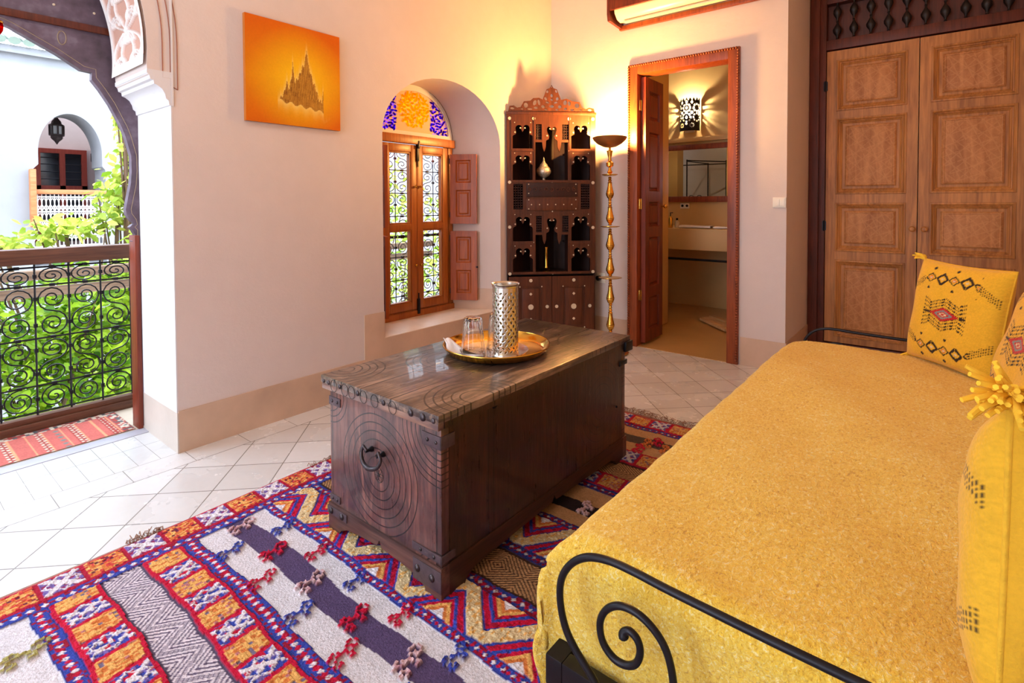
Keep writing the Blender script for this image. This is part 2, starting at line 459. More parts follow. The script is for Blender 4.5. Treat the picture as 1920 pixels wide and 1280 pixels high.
def carved_panel():
    t=Mt('carved_panel'); P=t.pos(); x,y,z=t.xyz(P)
    def ln(u,s,w): 
        k=(u/s); return (k-(k+.5).floor()).abs().lt(w)
    S=.085
    d1=ln(x+z,S,.06).max(ln(x-z,S,.06)); d2=ln(x+z*.41,S*.75,.06)*1.; d3=ln(x*.41-z,S*.75,.06)*1.
    m=d1.max(d2).max(d3); n=t.noise(30,5,.7,vec=P); w=t.noise(12,4,vec=P,stretch=(1.5,1.5,.15),dist=1)
    m=m*(n.gt(.4))
    t.set(color=t.mix(m*.22,t.ramp(w*.7+n*.3,[(.35,rgb(160,98,48)),(.65,rgb(206,142,84))]),rgb(224,166,104)),rough=.6)
    t.bump(m+n*.5,.6,.004); return t.m
CARVED=carved_panel()
# ================================================================= THE ROOM
XL=-2.628; XO=-3.05; YB=3.787; ZC=3.02; YR=-2.4; XR=.42
# ---- wall_left with arch and window niche
arch=[(.90,0),(.90,1.60),(.81,1.65)]+arc(-.09,1.77,.9,.9,-.09,PI+.09,40)+[(-.99,1.65),(-1.08,1.60),(-1.08,0)]
nf=[(2.02,.29),(3.11,.29)]+arc(2.565,1.52,.545,.41,0,PI,24)
nb=[(2.16,.29),(2.93,.29)]+arc(2.545,1.565,.385,.372,0,PI,24)
outer=[(YR-.2,0),(-1.08,0)]+list(reversed(arch[1:-1]))+[(.90,0),(YB+.15,0),(YB+.15,ZC+.1),(YR-.2,ZC+.1)]
def wall_left():
    m=MB(); L=[outer,nf]; Lb=[outer,nb]; no=len(outer)
    for loops,x,flip in ((L,XL,0),(Lb,XO,1)):
        fl,tr=tri_holes(loops)
        m.add([(x,p[0],p[1]) for p in fl],[tuple(t) if not flip else tuple(reversed(t)) for t in tr])
    def strip(A,xa,B,xb):
        n=len(A); m.add([(xa,*p) for p in A]+[(xb,*p) for p in B],[(i,(i+1)%n,n+(i+1)%n,n+i) for i in range(n)])
    strip(outer,XL,outer,XO); strip(nf,XL,nb,-2.95); strip(nb,-2.95,nb,XO)
    return m
struct('wall_left',wall_left(),PLASTER,smooth=25)
m=MB(); m.box(XR,XR+.12,YR-.2,4.75,0,ZC+.1); struct('wall_right',m,PLASTER)
# rear wall behind the camera, with an added opening that lets sky light in
m=MB(); m.prism([[(XO,0),(-2.2,0),(-2.2,2.3),(-.5,2.3),(-.5,0),(XR,0),(XR,ZC+.1),(XO,ZC+.1)]],YR,YR-.2,XZ); struct('wall_rear',m,PLASTER)
# back wall with the bathroom door hole, alcove return and alcove back
m=MB(); m.prism([[(XL,0),(-1.85,0),(-1.85,2.10),(-1.14,2.10),(-1.14,0),(-.80,0),(-.80,ZC+.1),(XL,ZC+.1)]],YB,YB+.13,XZ)
m.box(-.93,-.80,YB+.13,4.66,0,ZC+.1)
struct('wall_back',m,PLASTER)
m=MB(); m.box(-.93,XR,4.66,4.78,0,ZC+.1); m.box(-.80,XR,4.47,4.66,2.86,ZC+.1); struct('wall_alcove',m,PLASTER)
m=MB(); m.box(XL-.42,XR+.12,YR-.2,4.78,ZC,ZC+.15); struct('ceiling',m,CEIL)
m=MB(); m.box(-3.02,XR+.12,YR-.2,YB+.13,-.2,0); m.box(-.93,XR+.12,YB+.13,4.78,-.2,0); struct('floor',m,FLOORM)
# baseboards (tadelakt dado band)
m=MB(); T=.006
m.prism([[(.90,0),(YB,0),(YB,.45),(3.11,.45),(3.11,.29),(2.02,.29),(2.02,.45),(1.877,.45),(1.877,.19),(.90,.186)]],XL,XL+T,YZ)
def reveal(mm,yf,yb,s,z0,z1):   # slabs on the niche reveals
    mm.add([(XL,yf,z0),(-2.95,yb,z0),(-2.95,yb,z1),(XL,yf,z1),(XL,yf+s,z0),(-2.95,yb+s,z0),(-2.95,yb+s,z1),(XL,yf+s,z1)],
           [(0,1,2,3),(7,6,5,4),(0,4,5,1),(3,2,6,7),(0,3,7,4),(1,5,6,2)])
reveal(m,3.11,2.93,-T,.29,.45); reveal(m,2.02,2.16,T,.29,.45)
struct('baseboard_left',m,TADELAKT)
m=MB(); m.box(XO,XL+T,.90-T,.90,0,.18); struct('baseboard_arch',m,TADELAKT_L)
m=MB(); m.box(XL,-1.915,YB-T,YB,0,.19); m.box(-1.078,-.80,YB-T,YB,0,.19); m.box(-.80,-.80+T,YB-T,4.50,0,.19); struct('baseboard_back',m,TADELAKT)
m=MB(); m.box(XR-T,XR,YR,4.5,0,.19); struct('baseboard_right',m,TADELAKT)
m=MB(); m.prism([[(2.0,XL+.004),(3.13,XL+.004),(2.93,-2.95),(2.16,-2.95)]],.285,.2935,lambda p,q,d:(q,p,d)); struct('trim_1',m,SILL)
m=MB(); m.box(-3.06,-2.985,-1.08,.90,-.2,.004,bev=.004); struct('trim_2',m,MARBLE)
# capital of the arch (both sides)
prof=[(.905,1.525),(.888,1.53),(.886,1.548),(.876,1.556),(.872,1.575),(.862,1.595),(.845,1.608),(.832,1.613),(.83,1.628),(.818,1.632),(.814,1.650),(.806,1.655),(.806,1.672),(.905,1.672)]
m=MB(); m.prism([prof],XL+.003,XO-.003,YZ); m.prism([[(-.18-y,z) for y,z in prof]],XL+.003,XO-.003,YZ); struct('trim_3',m,PLASTER_W,smooth=50)
m=MB(); m.box(XO+.001,XL+.0005,.8945,.9005,.18,1.53); m.box(XO+.001,XL+.0005,-1.0805,-1.0745,0,1.53); struct('trim_9',m,PLASTER_W)
# carved stucco band on the arch soffit
def stucco():
    n=560; k=90; a0=-.09; a1=PI+.09; R0=.9
    A=np.linspace(a0,a1,n)[:,None]; W=np.linspace(-1,1,k)[None,:]
    s=(A-a0)*R0/.092; w=W*1.06
    c1=np.abs(np.sin(PI*s/2)); 
    def near(d,t): return np.clip(1-np.abs(d)/t,0,1)
    h=near(np.abs(w)-.92*c1**.8,.085)
    h=np.maximum(h,near(np.abs(w)-.40*c1**1.5,.06))
    for off in (0,1):                      # little fans springing between the ogees
        ph=np.mod(s-off,2)-.42
        for sg in (-1,1):
            cx=sg*(.5 if off==0 else .12); r=np.sqrt((ph*.80)**2+(w-cx)**2)
            for rr in (.13,.24,.34): h=np.maximum(h,near(r-rr,.045)*(ph>-.05))
    h=np.where(np.abs(W)>.87,1,h); h=np.clip(h*2.2,0,1); h=np.where((A<a0+.05)|(A>a1-.05),1,h)
    x=(XL+XO)/2+W*.2105+0*A; R=R0-.002-.012*h
    P=np.stack([x,-.09+R*np.cos(A),1.77+R*np.sin(A)],-1)
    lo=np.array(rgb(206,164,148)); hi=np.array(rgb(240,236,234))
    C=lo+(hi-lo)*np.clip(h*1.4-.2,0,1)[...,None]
    g=MB(); g.grid(P,C); return g
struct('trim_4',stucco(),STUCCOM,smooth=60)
# painted outline following the arch on the room side
LINEM=plain('painted_line',rgb(148,92,72),rough=.8,bump=0)
m=MB()
for R,z0 in ((.955,1.645),(.985,1.66),(1.012,1.60)):
    pts=[(XL+.001,-.09+R,z0)]+[(XL+.001,-.09+R*math.cos(a),1.80+R*math.sin(a)) for a in np.linspace(0,PI,60)]+[(XL+.001,-.09-R,z0)]
    m.tube(pts,.0022,4)
for sg in (1,-1):
    Y=lambda r:-.09+sg*r
    m.tube([(XL+.001,Y(.955),1.645),(XL+.001,Y(.985),1.645),(XL+.001,Y(.985),1.615),(XL+.001,Y(1.012),1.60)],.0022,4)
struct('trim_5',m,LINEM)
m=MB(); m.box(XL-.01,XL+.004,.897,.905,1.53,2.9); struct('trim_6',m,PLASTER_W)

# ================================================================= WINDOW in the niche
WX=-2.95
win=struct('window_1',MB(),WINW) if 0 else None
wb=MB()   # outer frame
def bars(mm,x0,x1,y0,y1,z0,z1,w,wt=None,bev=.004):
    wt=wt or w
    mm.box(x0,x1,y0,y0+w,z0,z1,bev=bev); mm.box(x0,x1,y1-w,y1,z0,z1,bev=bev)
    mm.box(x0,x1,y0+w,y1-w,z1-wt,z1,bev=bev); mm.box(x0,x1,y0+w,y1-w,z0,z0+wt,bev=bev)
bars(wb,WX-.06,WX,2.165,2.925,.292,1.575,.045,.05)
wb.box(WX-.01,WX+.028,2.165,2.925,1.518,1.578,bev=.006)      # projecting head rail
wb.box(WX-.01,WX+.012,2.165,2.925,.292,.335,bev=.004)
w1=struct('window_1',wb,WINW)
def casement(y0,y1,nm):
    c=MB(); st=.052
    bars(c,WX-.035,WX+.008,y0,y1,.345,1.515,st,.055)
    c.box(WX-.035,WX+.008,y0+st,y1-st,.912,.957,bev=.004)
    for z0,z1 in ((.40,.912),(.957,1.46)):                    # glazing beads
        bars(c,WX-.03,WX+.002,y0+st,y1-st,z0,z1,.010,.010,bev=.002)
    o=c.build('casement',WINW,w1)
    for z0,z1 in ((.41,.902),(.967,1.45)):
        g=MB(); g.box(WX-.018,WX-.015,y0+st+.002,y1-st-.002,z0-.008,z1+.008); g.build('pane',PANE,o,org=None)
    return o
c1=casement(2.262,2.560,'l'); c2=casement(2.562,2.865,'r')
for c,yk in ((c1,2.538),(c2,2.585)):
    g=MB(); 
    for zk in (.66,1.22): g.ball((WX+.022,yk,zk),.010,8,6); g.tube([(WX+.005,yk,zk),(WX+.02,yk,zk)],.004,6)
    g.build('knob',BRASS,c)
g=MB(); g.box(WX+.006,WX+.020,2.553,2.575,1.40,1.53,bev=.003); g.box(WX+.01,WX+.032,2.556,2.572,1.49,1.545,bev=.003); g.tube([(WX+.015,2.564,1.36),(WX+.015,2.564,1.42)],.005,6); g.build('bolt',IRON,w1)
g=MB(); g.box(WX+.006,WX+.020,2.553,2.575,.31,.42,bev=.003); g.tube([(WX+.015,2.564,.42),(WX+.015,2.564,.46)],.005,6); g.build('bolt',IRON,w1)
# shutter leaves (solid panels) folded back into the niche
def leafmesh(w,h,t=.020,panels=((.06,.44),(.52,.92)),st=.038):
    """local: hinge at origin, width +x, height +z"""
    mm=MB(); holes=[]
    for a,b in panels: holes.append([(st,h*a),(w-st,h*a),(w-st,h*b),(st,h*b)])
    mm.prism([[(0,0),(w,0),(w,h),(0,h)]]+holes,-t/2,t/2,XZ)
    for a,b in panels:
        for sg in (-1,1):
            pr=[(0,t*.5),(.006,t*.5),(.011,t*.22),(.016,t*.05),(.024,t*.05),(.036,t*.36)]
            mm.panel(st,w-st,h*a,h*b,[(i,sg*d) for i,d in pr],lambda u,v,d:(u,d,v))
    return mm
def place_leaf(mb,p0,p1,z0,name,mat,parent):
    d=Vector((p1[0]-p0[0],p1[1]-p0[1],0)); a=math.atan2(d.y,d.x); M=Matrix.Translation((p0[0],p0[1],z0))@Matrix.Rotation(a,4,'Z')
    q=MB(); q.add([tuple(M@Vector(v)) for v in mb.v],mb.f); return q.build(name,mat,parent,smooth=25)
for z0,h,ps in ((.365,.525,((.09,.45),(.53,.93))),(.945,.525,((.09,.50),(.58,.93)))):
    s=place_leaf(leafmesh(.205,h,panels=ps),(WX+.012,2.888),(-2.765,2.990),z0,'shutter',SHUTW,w1)
    s2=place_leaf(leafmesh(.20,h,panels=ps),(WX+.014,2.235),(-2.765,2.150),z0,'shutter',SHUTW,w1)
    for zz in (z0+.05,z0+h-.07):
        g=MB(); g.tube([(WX+.012,2.884,zz),(WX+.012,2.884,zz+.04)],.006,6); g.build('hinge',IRON,s)
g=MB(); g.tube([(-2.768,2.985,.62),(-2.748,2.975,.62)],.004,6); g.ball((-2.744,2.973,.62),.008,8,6); g.build('latch',IRON,w1)
# lunette: plaster tracery with coloured glass
cy,cz=2.545,1.578
lun=[(cy+.365,cz)]+arc(cy,cz,.355,.345,0,PI,40)+[(cy-.365,cz)]
m=MB(); m.prism([[(cy+.372,cz),*arc(cy,cz,.372,.360,0,PI,36),(cy-.372,cz)],[*[(p,q+.028) for p,q in arc(cy,cz,.335,.29,0,PI,36)]]],WX-.05,WX+.004,YZ)
lf=m.build('lunette_frame',PLASTER_W,w1,smooth=30)
def inl(y,z,s=.96): return ((y-cy)/.335)**2+((z-cz-.028)/.29)**2<s and z>cz+.03
rng=random.Random(5)
vio=MB(); yel=MB(); cells=[]
tries=0
while len(cells)<210 and tries<9000:
    tries+=1
    y=cy+rng.uniform(-.33,.33); z=cz+rng.uniform(.03,.315)
    if not inl(y,z,.93): continue
    if any((y-a)**2+(z-b)**2<.0185**2*1.0 for a,b in cells): continue
    cells.append((y,z))
    u=(y-cy)
    isy=((u/.135)**2+((z-cz-.19)/.13)**2<1) 
    gap=(abs(u)<.16 and not isy)
    if gap: continue
    ang=rng.uniform(0,PI)
    el=ellip(y,z,.0155 if isy else .0135,.0070 if isy else .0058,9,ang)
    (yel if isy else vio).prism([el],WX-.0035,WX+.0045,YZ)
vio.build('violet_glass_inlay',ST_V,lf,split=False,smooth=0); yel.build('yellow_glass_inlay',ST_Y,lf,split=False,smooth=0)
# tracery sheet behind the petals (pierced plaster, backed with pale glass)
def lunsheet():
    t=Mt('lunette_tracery'); P=t.pos(); x,y,z=t.xyz(P)
    v=t.n('ShaderNodeTexVoronoi',feature='DISTANCE_TO_EDGE'); v.inputs['Scale'].default_value=42; t.nt.links.new(P,v.inputs['Vector'])
    e=X(t.nt,v.outputs['Distance']).lt(.13)
    dy=y-cy; dz=z-(cz+.19)
    iy=((dy/.135)*(dy/.135)+(dz/.13)*(dz/.13)).lt(1.)
    iv=dy.abs().gt(.155)
    gc=t.mix(iy,rgb(176,110,240),rgb(255,206,20))
    nt=t.nt; tl=t.n('ShaderNodeBsdfTranslucent'); nt.links.new(gc,tl.inputs[0])
    t.set(color=rgb(220,180,150),rough=.8)
    f=(e*-1+1)*(iy.max(iv))
    mx=t.n('ShaderNodeMixShader'); inp(nt,mx.inputs[0],f*.85); nt.links.new(t.b.outputs[0],mx.inputs[1]); nt.links.new(tl.outputs[0],mx.inputs[2])
    nt.links.new(mx.outputs[0],nt.nodes['Material Output'].inputs[0]); return t.m
m=MB(); m.prism([[(p,q+.027) for p,q in arc(cy,cz,.338,.293,0,PI,36)]],WX-.006,WX-.003,YZ); m.build('lunette_tracery',lunsheet(),lf)
m=MB(); m.tube([(WX+.004,p,q) for p,q in [(cy-.376,cz-.0)]+list(reversed(arc(cy,cz,.374,.362,0,PI,36)))+[(cy+.376,cz)]],.0022,4); m.build('lunette_line',DARKW,lf)
# iron grille outside the window
def grille(mm,x,y0,y1,z0,z1,cols,rows,r=.0038,rb=.0045,jit=0):
    w=(y1-y0)/cols
    for i in range(cols+1): mm.tube([(x,y0+i*w,z0),(x,y0+i*w,z1)],rb,5)
    zz=[z0+(z1-z0)*k for k in rows]
    for z in zz: mm.tube([(x,y0,z),(x,y1,z)],rb,5)
    for i in range(cols):
        for j in range(len(zz)-1):
            h=zz[j+1]-zz[j]; c=(y0+(i+.5)*w,(zz[j]+zz[j+1])/2)
            if h<w*1.25:
                pts=spiral(c,w*.46,w*.05,(PI/2 if i%2 else -PI/2),2.2)
                pts=[(p,c[1]+(q-c[1])*min(1,h/w)) for p,q in pts]
            else:
                pts=sscroll(c,h*.98,w*.47,mirror=(i+j)%2==0)
            mm.tube([(x+.003,p,q) for p,q in pts],r,4)
            mm.box(x-.008,x+.008,y0+i*w-.007,y0+i*w+.007,c[1]-.008,c[1]+.008)
            mm.box(x-.008,x+.008,c[0]-.009,c[0]+.009,zz[j+1]-.007,zz[j+1]+.007)
m=MB(); grille(m,WX-.085,2.20,2.92,.33,1.50,6,[0,.09,.19,.33,.45,.46,.58,.72,.86,1],r=.0030,rb=.0034); m.build('window_grille',IRON_W,w1)

# ================================================================= BATHROOM DOOR
DY=YB-.022
fr=MB()
for x0,x1,z0,z1 in ((-1.905,-1.828,0,2.143),(-1.163,-1.088,0,2.143),(-1.828,-1.163,2.068,2.143)):
    fr.box(x0,x1,DY,YB+.13,z0,z1,bev=.004)
d1=struct('door_1',fr,FRAMEW)
rp=MB()   # rope bead moulding round the frame
def rope(p,q,n):
    p=Vector(p);q=Vector(q)
    for i in range(n):
        c=p.lerp(q,(i+.5)/n); rp.ball(c,.0095,6,4,1,1,1)
for x in (-1.896,-1.097): rope((x,DY-.003,.02),(x,DY-.003,2.13),112)
rope((-1.89,DY-.003,2.134),(-1.10,DY-.003,2.134),44)
rp.build('rope_moulding',FRAMEW,d1,smooth=60)
lf_=place_leaf(leafmesh(.335,2.03,.035,panels=((.04,.17),(.205,.40),(.435,.535),(.57,.80),(.84,.955)),st=.062),(-1.806,3.83),(-1.812,4.165),.025,'door_leaf',DOORRED,d1)
g=MB(); g.tube([(-1.79,4.13,1.07),(-1.765,4.13,1.07)],.006,6); g.ball((-1.757,4.13,1.07),.016,10,8); g.build('door_knob',BRASS,lf_)
for zz in (.35,1.05,1.8):
    g=MB(); g.box(-1.830,-1.822,3.80,3.83,zz,zz+.08,bev=.002); g.tube([(-1.822,3.826,zz),(-1.822,3.826,zz+.08)],.006,6); g.build('door_hinge',BRASS,lf_)
# ================================================================= BATHROOM
BY=5.68
m=MB(); m.box(-4.1,-.93,YB+.13,BY+.1,-.2,.0); struct('floor_bathroom',m,BATHF)
m=MB(); m.box(-1.845,-1.145,YB-.004,YB+.135,-.004,.003); struct('trim_7',m,BATHF)
m=MB(); m.box(-4.1,-.93,BY,BY+.1,0,2.9); struct('wall_bathroom_back',m,BATHW)
m=MB(); m.box(-2.06,-1.965,YB+.13,4.70,0,2.9,bev=.02); struct('wall_bathroom_left',m,BATHW)
m=MB(); m.box(-1.0,-.93,YB+.13,BY,0,2.9); struct('wall_bathroom_right',m,BATHW)
m=MB(); m.box(-4.1,-2.06,YB+.12,YB+.2,0,2.9); m.box(-4.1,-4.0,YB+.2,BY,0,2.9); struct('wall_dressing',m,PLASTER_W)
m=MB(); m.box(-4.1,-.93,YB+.13,BY+.1,2.9,3.0); struct('ceiling_bathroom',m,BATHW)
m=MB(); m.box(-2.98,-2.76,4.25,4.45,0,2.9); struct('wall_pier',m,BATHW)
m=MB(); m.box(-3.6,-1.0,BY-.05,BY,1.742,1.79,bev=.004); struct('trim_8',m,BATHW)
# vanity counter
t=thing('vanity_counter',(-1.9,5.3,0),'thick ochre tadelakt vanity counter below the bathroom mirror','counter')
m=MB(); m.box(-2.9,-1.004,5.02,BY-.003,.65,.851,bev=.008); m.build('worktop',BATHW,t)
m=MB(); m.box(-2.9,-2.78,5.05,BY-.003,.0,.65); m.build('side_support',BATHW,t)
m=MB(); m.tube([(-2.778,5.03,.560),(-1.003,5.03,.560)],.011,8); tag(m.build('towel_rod',IRON),'black iron towel rod under the front of the vanity counter','rod')
# mirror
t=thing('wall_mirror',(-2.0,BY,1.1),'wide wood-framed mirror above the bathroom counter','mirror')
m=MB(); bars2=[(-2.62,-1.28,1.66,1.715),(-2.62,-1.28,1.105,1.165),(-2.62,-2.56,1.165,1.66),(-1.34,-1.28,1.165,1.66)]
for a,b,c,d in bars2: m.box(a,b,BY-.035,BY-.004,c,d,bev=.004)
m.build('mirror_frame',FRAMEW,t)
MIR=plain('mirror_silver',(.9,.9,.88),rough=.01,metal=1,var=0,bump=0)
m=MB(); m.box(-2.56,-1.34,BY-.02,BY-.012,1.165,1.66); m.build('mirror_glass',MIR,t)
# sconce: pierced half cylinder
sx,sz0,sz1,sr=-2.142,1.855,2.205,.105
t=thing('wall_sconce',(sx,BY,sz0),'pierced dark metal half-round wall sconce shining above the bathroom mirror','lamp')
m=MB(); n=40; k=44; 
def pierced(a,z):
    u=a/(PI)*2*3; v=(z-sz0)/(sz1-sz0)
    x=(a/PI-.5)*3.3; y=(v-.5)*3.4
    for cx_,cy_,r0,r1 in ((0,.62,.30,.46),(-1.1,.62,.3,.46),(1.1,.62,.3,.46),(0,-.35,.34,.5),(-1.1,-.35,.3,.46),(1.1,-.35,.3,.46),(.55,-1.15,.12,.26),(-.55,-1.15,.12,.26)):
        d=math.hypot(x-cx_,y-cy_); th=math.atan2(y-cy_,x-cx_)
        if r0<d<r1 and math.cos(8*th)>-.3: return True
    for cx_,cy_ in ((.55,.15),(-.55,.15),(0,.15),(0,1.25),(.55,1.2),(-.55,1.2),(1.45,.15),(-1.45,.15),(0,-1.0),(0,.62),(0,-.35)):
        if abs(x-cx_)+abs(y-cy_)*.8<.15: return True
    return False
NA,NZ=72,80
for i in range(NA):
    a0=PI+PI*i/NA; a1=PI+PI*(i+1)/NA
    for j in range(NZ):
        z0=sz0+(sz1-sz0)*j/NZ; z1=sz0+(sz1-sz0)*(j+1)/NZ
        if pierced(PI*(i+.5)/NA,(z0+z1)/2): continue
        if j>NZ-9 and (abs(((i+.5)/NA*9)%1-.5)*2>(NZ-j)/9): continue
        P=lambda a,z,r:(sx+r*math.cos(a),BY-.004+r*math.sin(a),z)
        m.add([P(a0,z0,sr),P(a1,z0,sr),P(a1,z1,sr),P(a0,z1,sr)],[(0,1,2,3)])
o=m.build('pierced_shade',IRON,t,smooth=0); md=o.modifiers.new('s','SOLIDIFY'); md.thickness=.0015
bm=bmesh.new(); bm.from_mesh(o.data); bmesh.ops.remove_doubles(bm,verts=bm.verts,dist=1e-5); bm.to_mesh(o.data); bm.free()
m=MB(); m.box(sx-.05,sx+.05,BY-.02,BY-.001,sz0-.01,sz0+.2,bev=.004); m.tube([(sx,BY-.02,sz0+.12),(sx,BY-.06,sz0+.12),(sx,BY-.06,sz0+.15)],.012,8); m.build('lamp_holder',WHITEP,t)
BULB=Mt('sconce_bulb'); BULB.set(color=(1,.9,.7),emis=(1,.85,.6),estr=40); 
m=MB(); m.ball((sx,BY-.058,sz0+.185),.020,10,8); m.build('bulb',BULB.m,t)
def lamp(name,loc,energy,color,radius=.05,typ='POINT'):
    l=bpy.data.lights.new(name,typ); l.energy=energy; l.color=color; l.shadow_soft_size=radius
    o=bpy.data.objects.new(name,l); o.location=loc; COL.objects.link(o); return o
lamp('sconce_light',(sx,BY-.058,sz0+.235),26,(1,.82,.55),.012)
# things on the vanity
def towel_roll(x0,x1,y,z,w,h,label,nm='folded_towel'):
    m=MB(); n=18
    P=np.zeros((n,14,3))
    for i in range(n):
        for j in range(14):
            u=i/(n-1); a=2*PI*j/13
            r=1-.12*abs(math.sin(u*9)); 
            P[i,j]=(x0+(x1-x0)*u, y+w/2*math.copysign(abs(math.cos(a))**.6,math.cos(a))*r, z+h/2+h/2*math.copysign(abs(math.sin(a))**.7,math.sin(a))*(.85+.15*math.sin(u*5+1)))
    m.grid(P); m.v+=[]; return tag(m.build(nm,WHITEC,smooth=60),label,'towel')
towel_roll(-2.02,-1.72,5.14,.852,.14,.030,'white folded towel on the vanity counter, the longer one beside the basin side')
towel_roll(-1.70,-1.52,5.16,.852,.13,.022,'small cream folded cloth at the right end of the two towels on the vanity')
t=thing('soap_bottle',(-2.07,5.15,.851),'small clear bottle with a dark cap on the vanity counter','bottle')
m=MB(); m.lathe([(.018,0),(.02,.004),(.02,.055),(.010,.068),(.009,.075)],14,(-2.07,5.15,.8515)); m.build('bottle_body',WHITEP,t); m=MB(); m.lathe([(.011,.075),(.011,.095)],12,(-2.07,5.15,.8515)); m.build('cap',IRON,t)
t=thing('soap_dispenser',(-2.125,5.12,.851),'tall slim amber soap dispenser behind the bathroom wall edge','bottle')
m=MB(); m.lathe([(.02,0),(.022,.005),(.022,.09),(.012,.11),(.009,.115)],14,(-2.125,5.12,.8515)); m.build('dispenser_body',BRASS,t); m=MB(); m.tube([(-2.125,5.12,.966),(-2.125,5.12,1.0),(-2.095,5.10,1.0)],.005,6); m.build('pump',IRON,t)
t=thing('wall_socket',(-2.19,BY,1.06),'pale double socket on the bathroom wall under the mirror','socket'); m=MB(); m.box(-2.245,-2.145,BY-.010,BY,1.035,1.095,bev=.004); m.build('plate',WHITEP,t)
m=MB(); 
for xx in (-2.22,-2.17): m.lathe([(.014,0),(.014,.002)],12,(xx,BY-.0105,1.065),Matrix.Rotation(PI/2,3,'X'))
m.build('socket_hole',IRON,t)
# bath duckboards on the floor
t=thing('wooden_duckboard',(-1.6,4.9,0),'pale wooden slatted duckboard lying on the bathroom floor','bath mat')
DUCK=wood('duckboard_wood',rgb(190,146,96),rgb(222,184,134),'x')
for i,(a,b) in enumerate((((-1.745,4.96),(-1.42,4.64)),((-1.745,5.03),(-1.36,4.70)),((-1.71,5.11),(-1.30,4.78)))):
    m=MB(); d=(Vector((*b,0))-Vector((*a,0))); M=Matrix.Translation((*a,0))@Matrix.Rotation(math.atan2(d.y,d.x),4,'Z'); m.box(0,d.length,-.028,.028,.014,.034,M,bev=0); m.build('slat',DUCK,t)
m=MB()
for f in (.2,.8):
    a=Vector((-1.745,4.96,0)).lerp(Vector((-1.42,4.64,0)),f); b=Vector((-1.71,5.11,0)).lerp(Vector((-1.30,4.78,0)),f); m.tube([(a.x,a.y,.007),(b.x,b.y,.007)],.007,4)
m.build('cross_rail',DUCK,t)
# iron canopy frame in the dressing area (seen in the mirror)
t=thing('canopy_frame',(-2.5,4.2,0),'thin black iron canopy frame reflected in the bathroom mirror','bed frame')
m=MB()
for x,y in ((-2.46,4.16),(-2.12,4.16),(-2.12,4.50),(-2.46,4.9)): m.tube([(x,y,0),(x,y,1.62)],.008,8)
for a,b in (((-3.6,4.16),(-2.12,4.16)),((-2.46,4.16),(-2.46,4.9)),((-2.12,4.16),(-2.12,4.5)),((-2.46,4.9),(-2.12,4.5))): m.tube([(*a,1.61),(*b,1.60)],.007,8)
m.build('frame_tube',IRON,t)
m=MB()
for cxx,sg in ((-2.58,1),(-2.68,-1)): m.tube([(p,4.155,q) for p,q in spiral((cxx,1.16),.048,.008,-PI/2,1.6,sg)],.005,6)
m.tube([(-2.72,4.155,1.12),(-2.46,4.155,1.12)],.006,6)
m.build('scroll_top',IRON,t)
lamp('dressing_fill_light',(-3.3,4.3,2.3),4,(.95,.95,1),.25)  # added point lamp without a fixture, fills the dressing area with light
# ================================================================= WARDROBE in the alcove
WY=4.5
t=thing('wardrobe',(-.2,WY,0),'built-in cedar wardrobe with carved panels and a spindle transom behind the bed','wardrobe')
m=MB(); m.box(-.798,-.735,WY-.03,WY+.15,0,2.86,bev=.004); m.box(-.735,-.694,WY-.015,WY+.15,0,2.86,bev=.004)
m.box(.395,.418,WY-.02,WY+.15,0,2.86)
m.box(-.694,.395,WY-.015,WY+.06,2.195,2.265,bev=.004); m.box(-.694,.395,WY-.015,WY+.06,2.525,2.60,bev=.004); m.box(-.694,.395,WY-.01,WY+.06,0.0,.075,bev=.004)
m.box(-.735,.395,WY-.01,WY+.06,2.60,2.86)
m.build('frame',DARKW,t)
m=MB(); m.box(-.694,.395,WY+.055,WY+.065,2.265,2.525); m.build('transom_board',DARKW,t)
SP=plain('spindle_dark',rgb(24,12,8),rough=.5,bump=0)
sp=[(.007,0),(.010,.006),(.006,.014),(.010,.03),(.026,.055),(.028,.075),(.018,.095),(.008,.112),(.006,.125),(.010,.13),(.006,.136),(.007,.15),(.018,.168),(.027,.19),(.024,.212),(.010,.235),(.006,.245),(.008,.26)]
for i in range(10):
    m=MB(); m.lathe(sp,12,(-.630+i*.101,WY+.005,2.265)); m.build('spindle',SP,t)
def wdoor(x0,x1):
    z0,z1=.083,2.185; st=.060
    L=x0+st; Rr=x1-st
    rows=[(.125,.684),(.745,1.094),(1.155,1.700),(1.752,2.118)]
    m=MB(); m.prism([[(x0,z0),(x1,z0),(x1,z1),(x0,z1)]]+[[(L,a),(Rr,a),(Rr,b),(L,b)] for a,b in rows],WY-.006,WY+.030,XZ)
    for a,b in rows:
        m.panel(L,Rr,a,b,[(0,-.006),(.002,-.013),(.010,-.015),(.017,-.010),(.020,-.002),(.026,.000),(.029,.007),(.036,.011),(.040,.016)],lambda u,v,d:(u,WY+d,v))
    o=m.build('door',CEDAR,t,smooth=20)
    for a,b in rows:
        p=MB(); i=.058; p.panel(L+i,Rr-i,a+i,b-i,[(0,.018),(0,.006),(.010,-.002),(.016,-.002),(.019,.001),(.023,.0)],lambda u,v,d:(u,WY+d,v)); p.build('carved_panel',CARVED,o,smooth=20)
    return o
da=wdoor(-.690,-.156); db=wdoor(-.151,.390)
for o,x in ((da,-.180),(db,-.115)):
    m=MB(); m.lathe([(.006,0),(.006,.012),(.017,.018),(.019,.028),(.012,.036),(.001,.038)],14,(x,WY-.006,.918),Matrix.Rotation(PI/2,3,'X')); m.build('knob',CEDAR,o)
for z in (.92,1.93):
    m=MB(); m.tube([(-.696,WY-.016,z-.03),(-.696,WY-.016,z+.045)],.007,8); m.box(-.708,-.684,WY-.018,WY-.010,z-.025,z+.04); m.build('hinge',IRON,da)
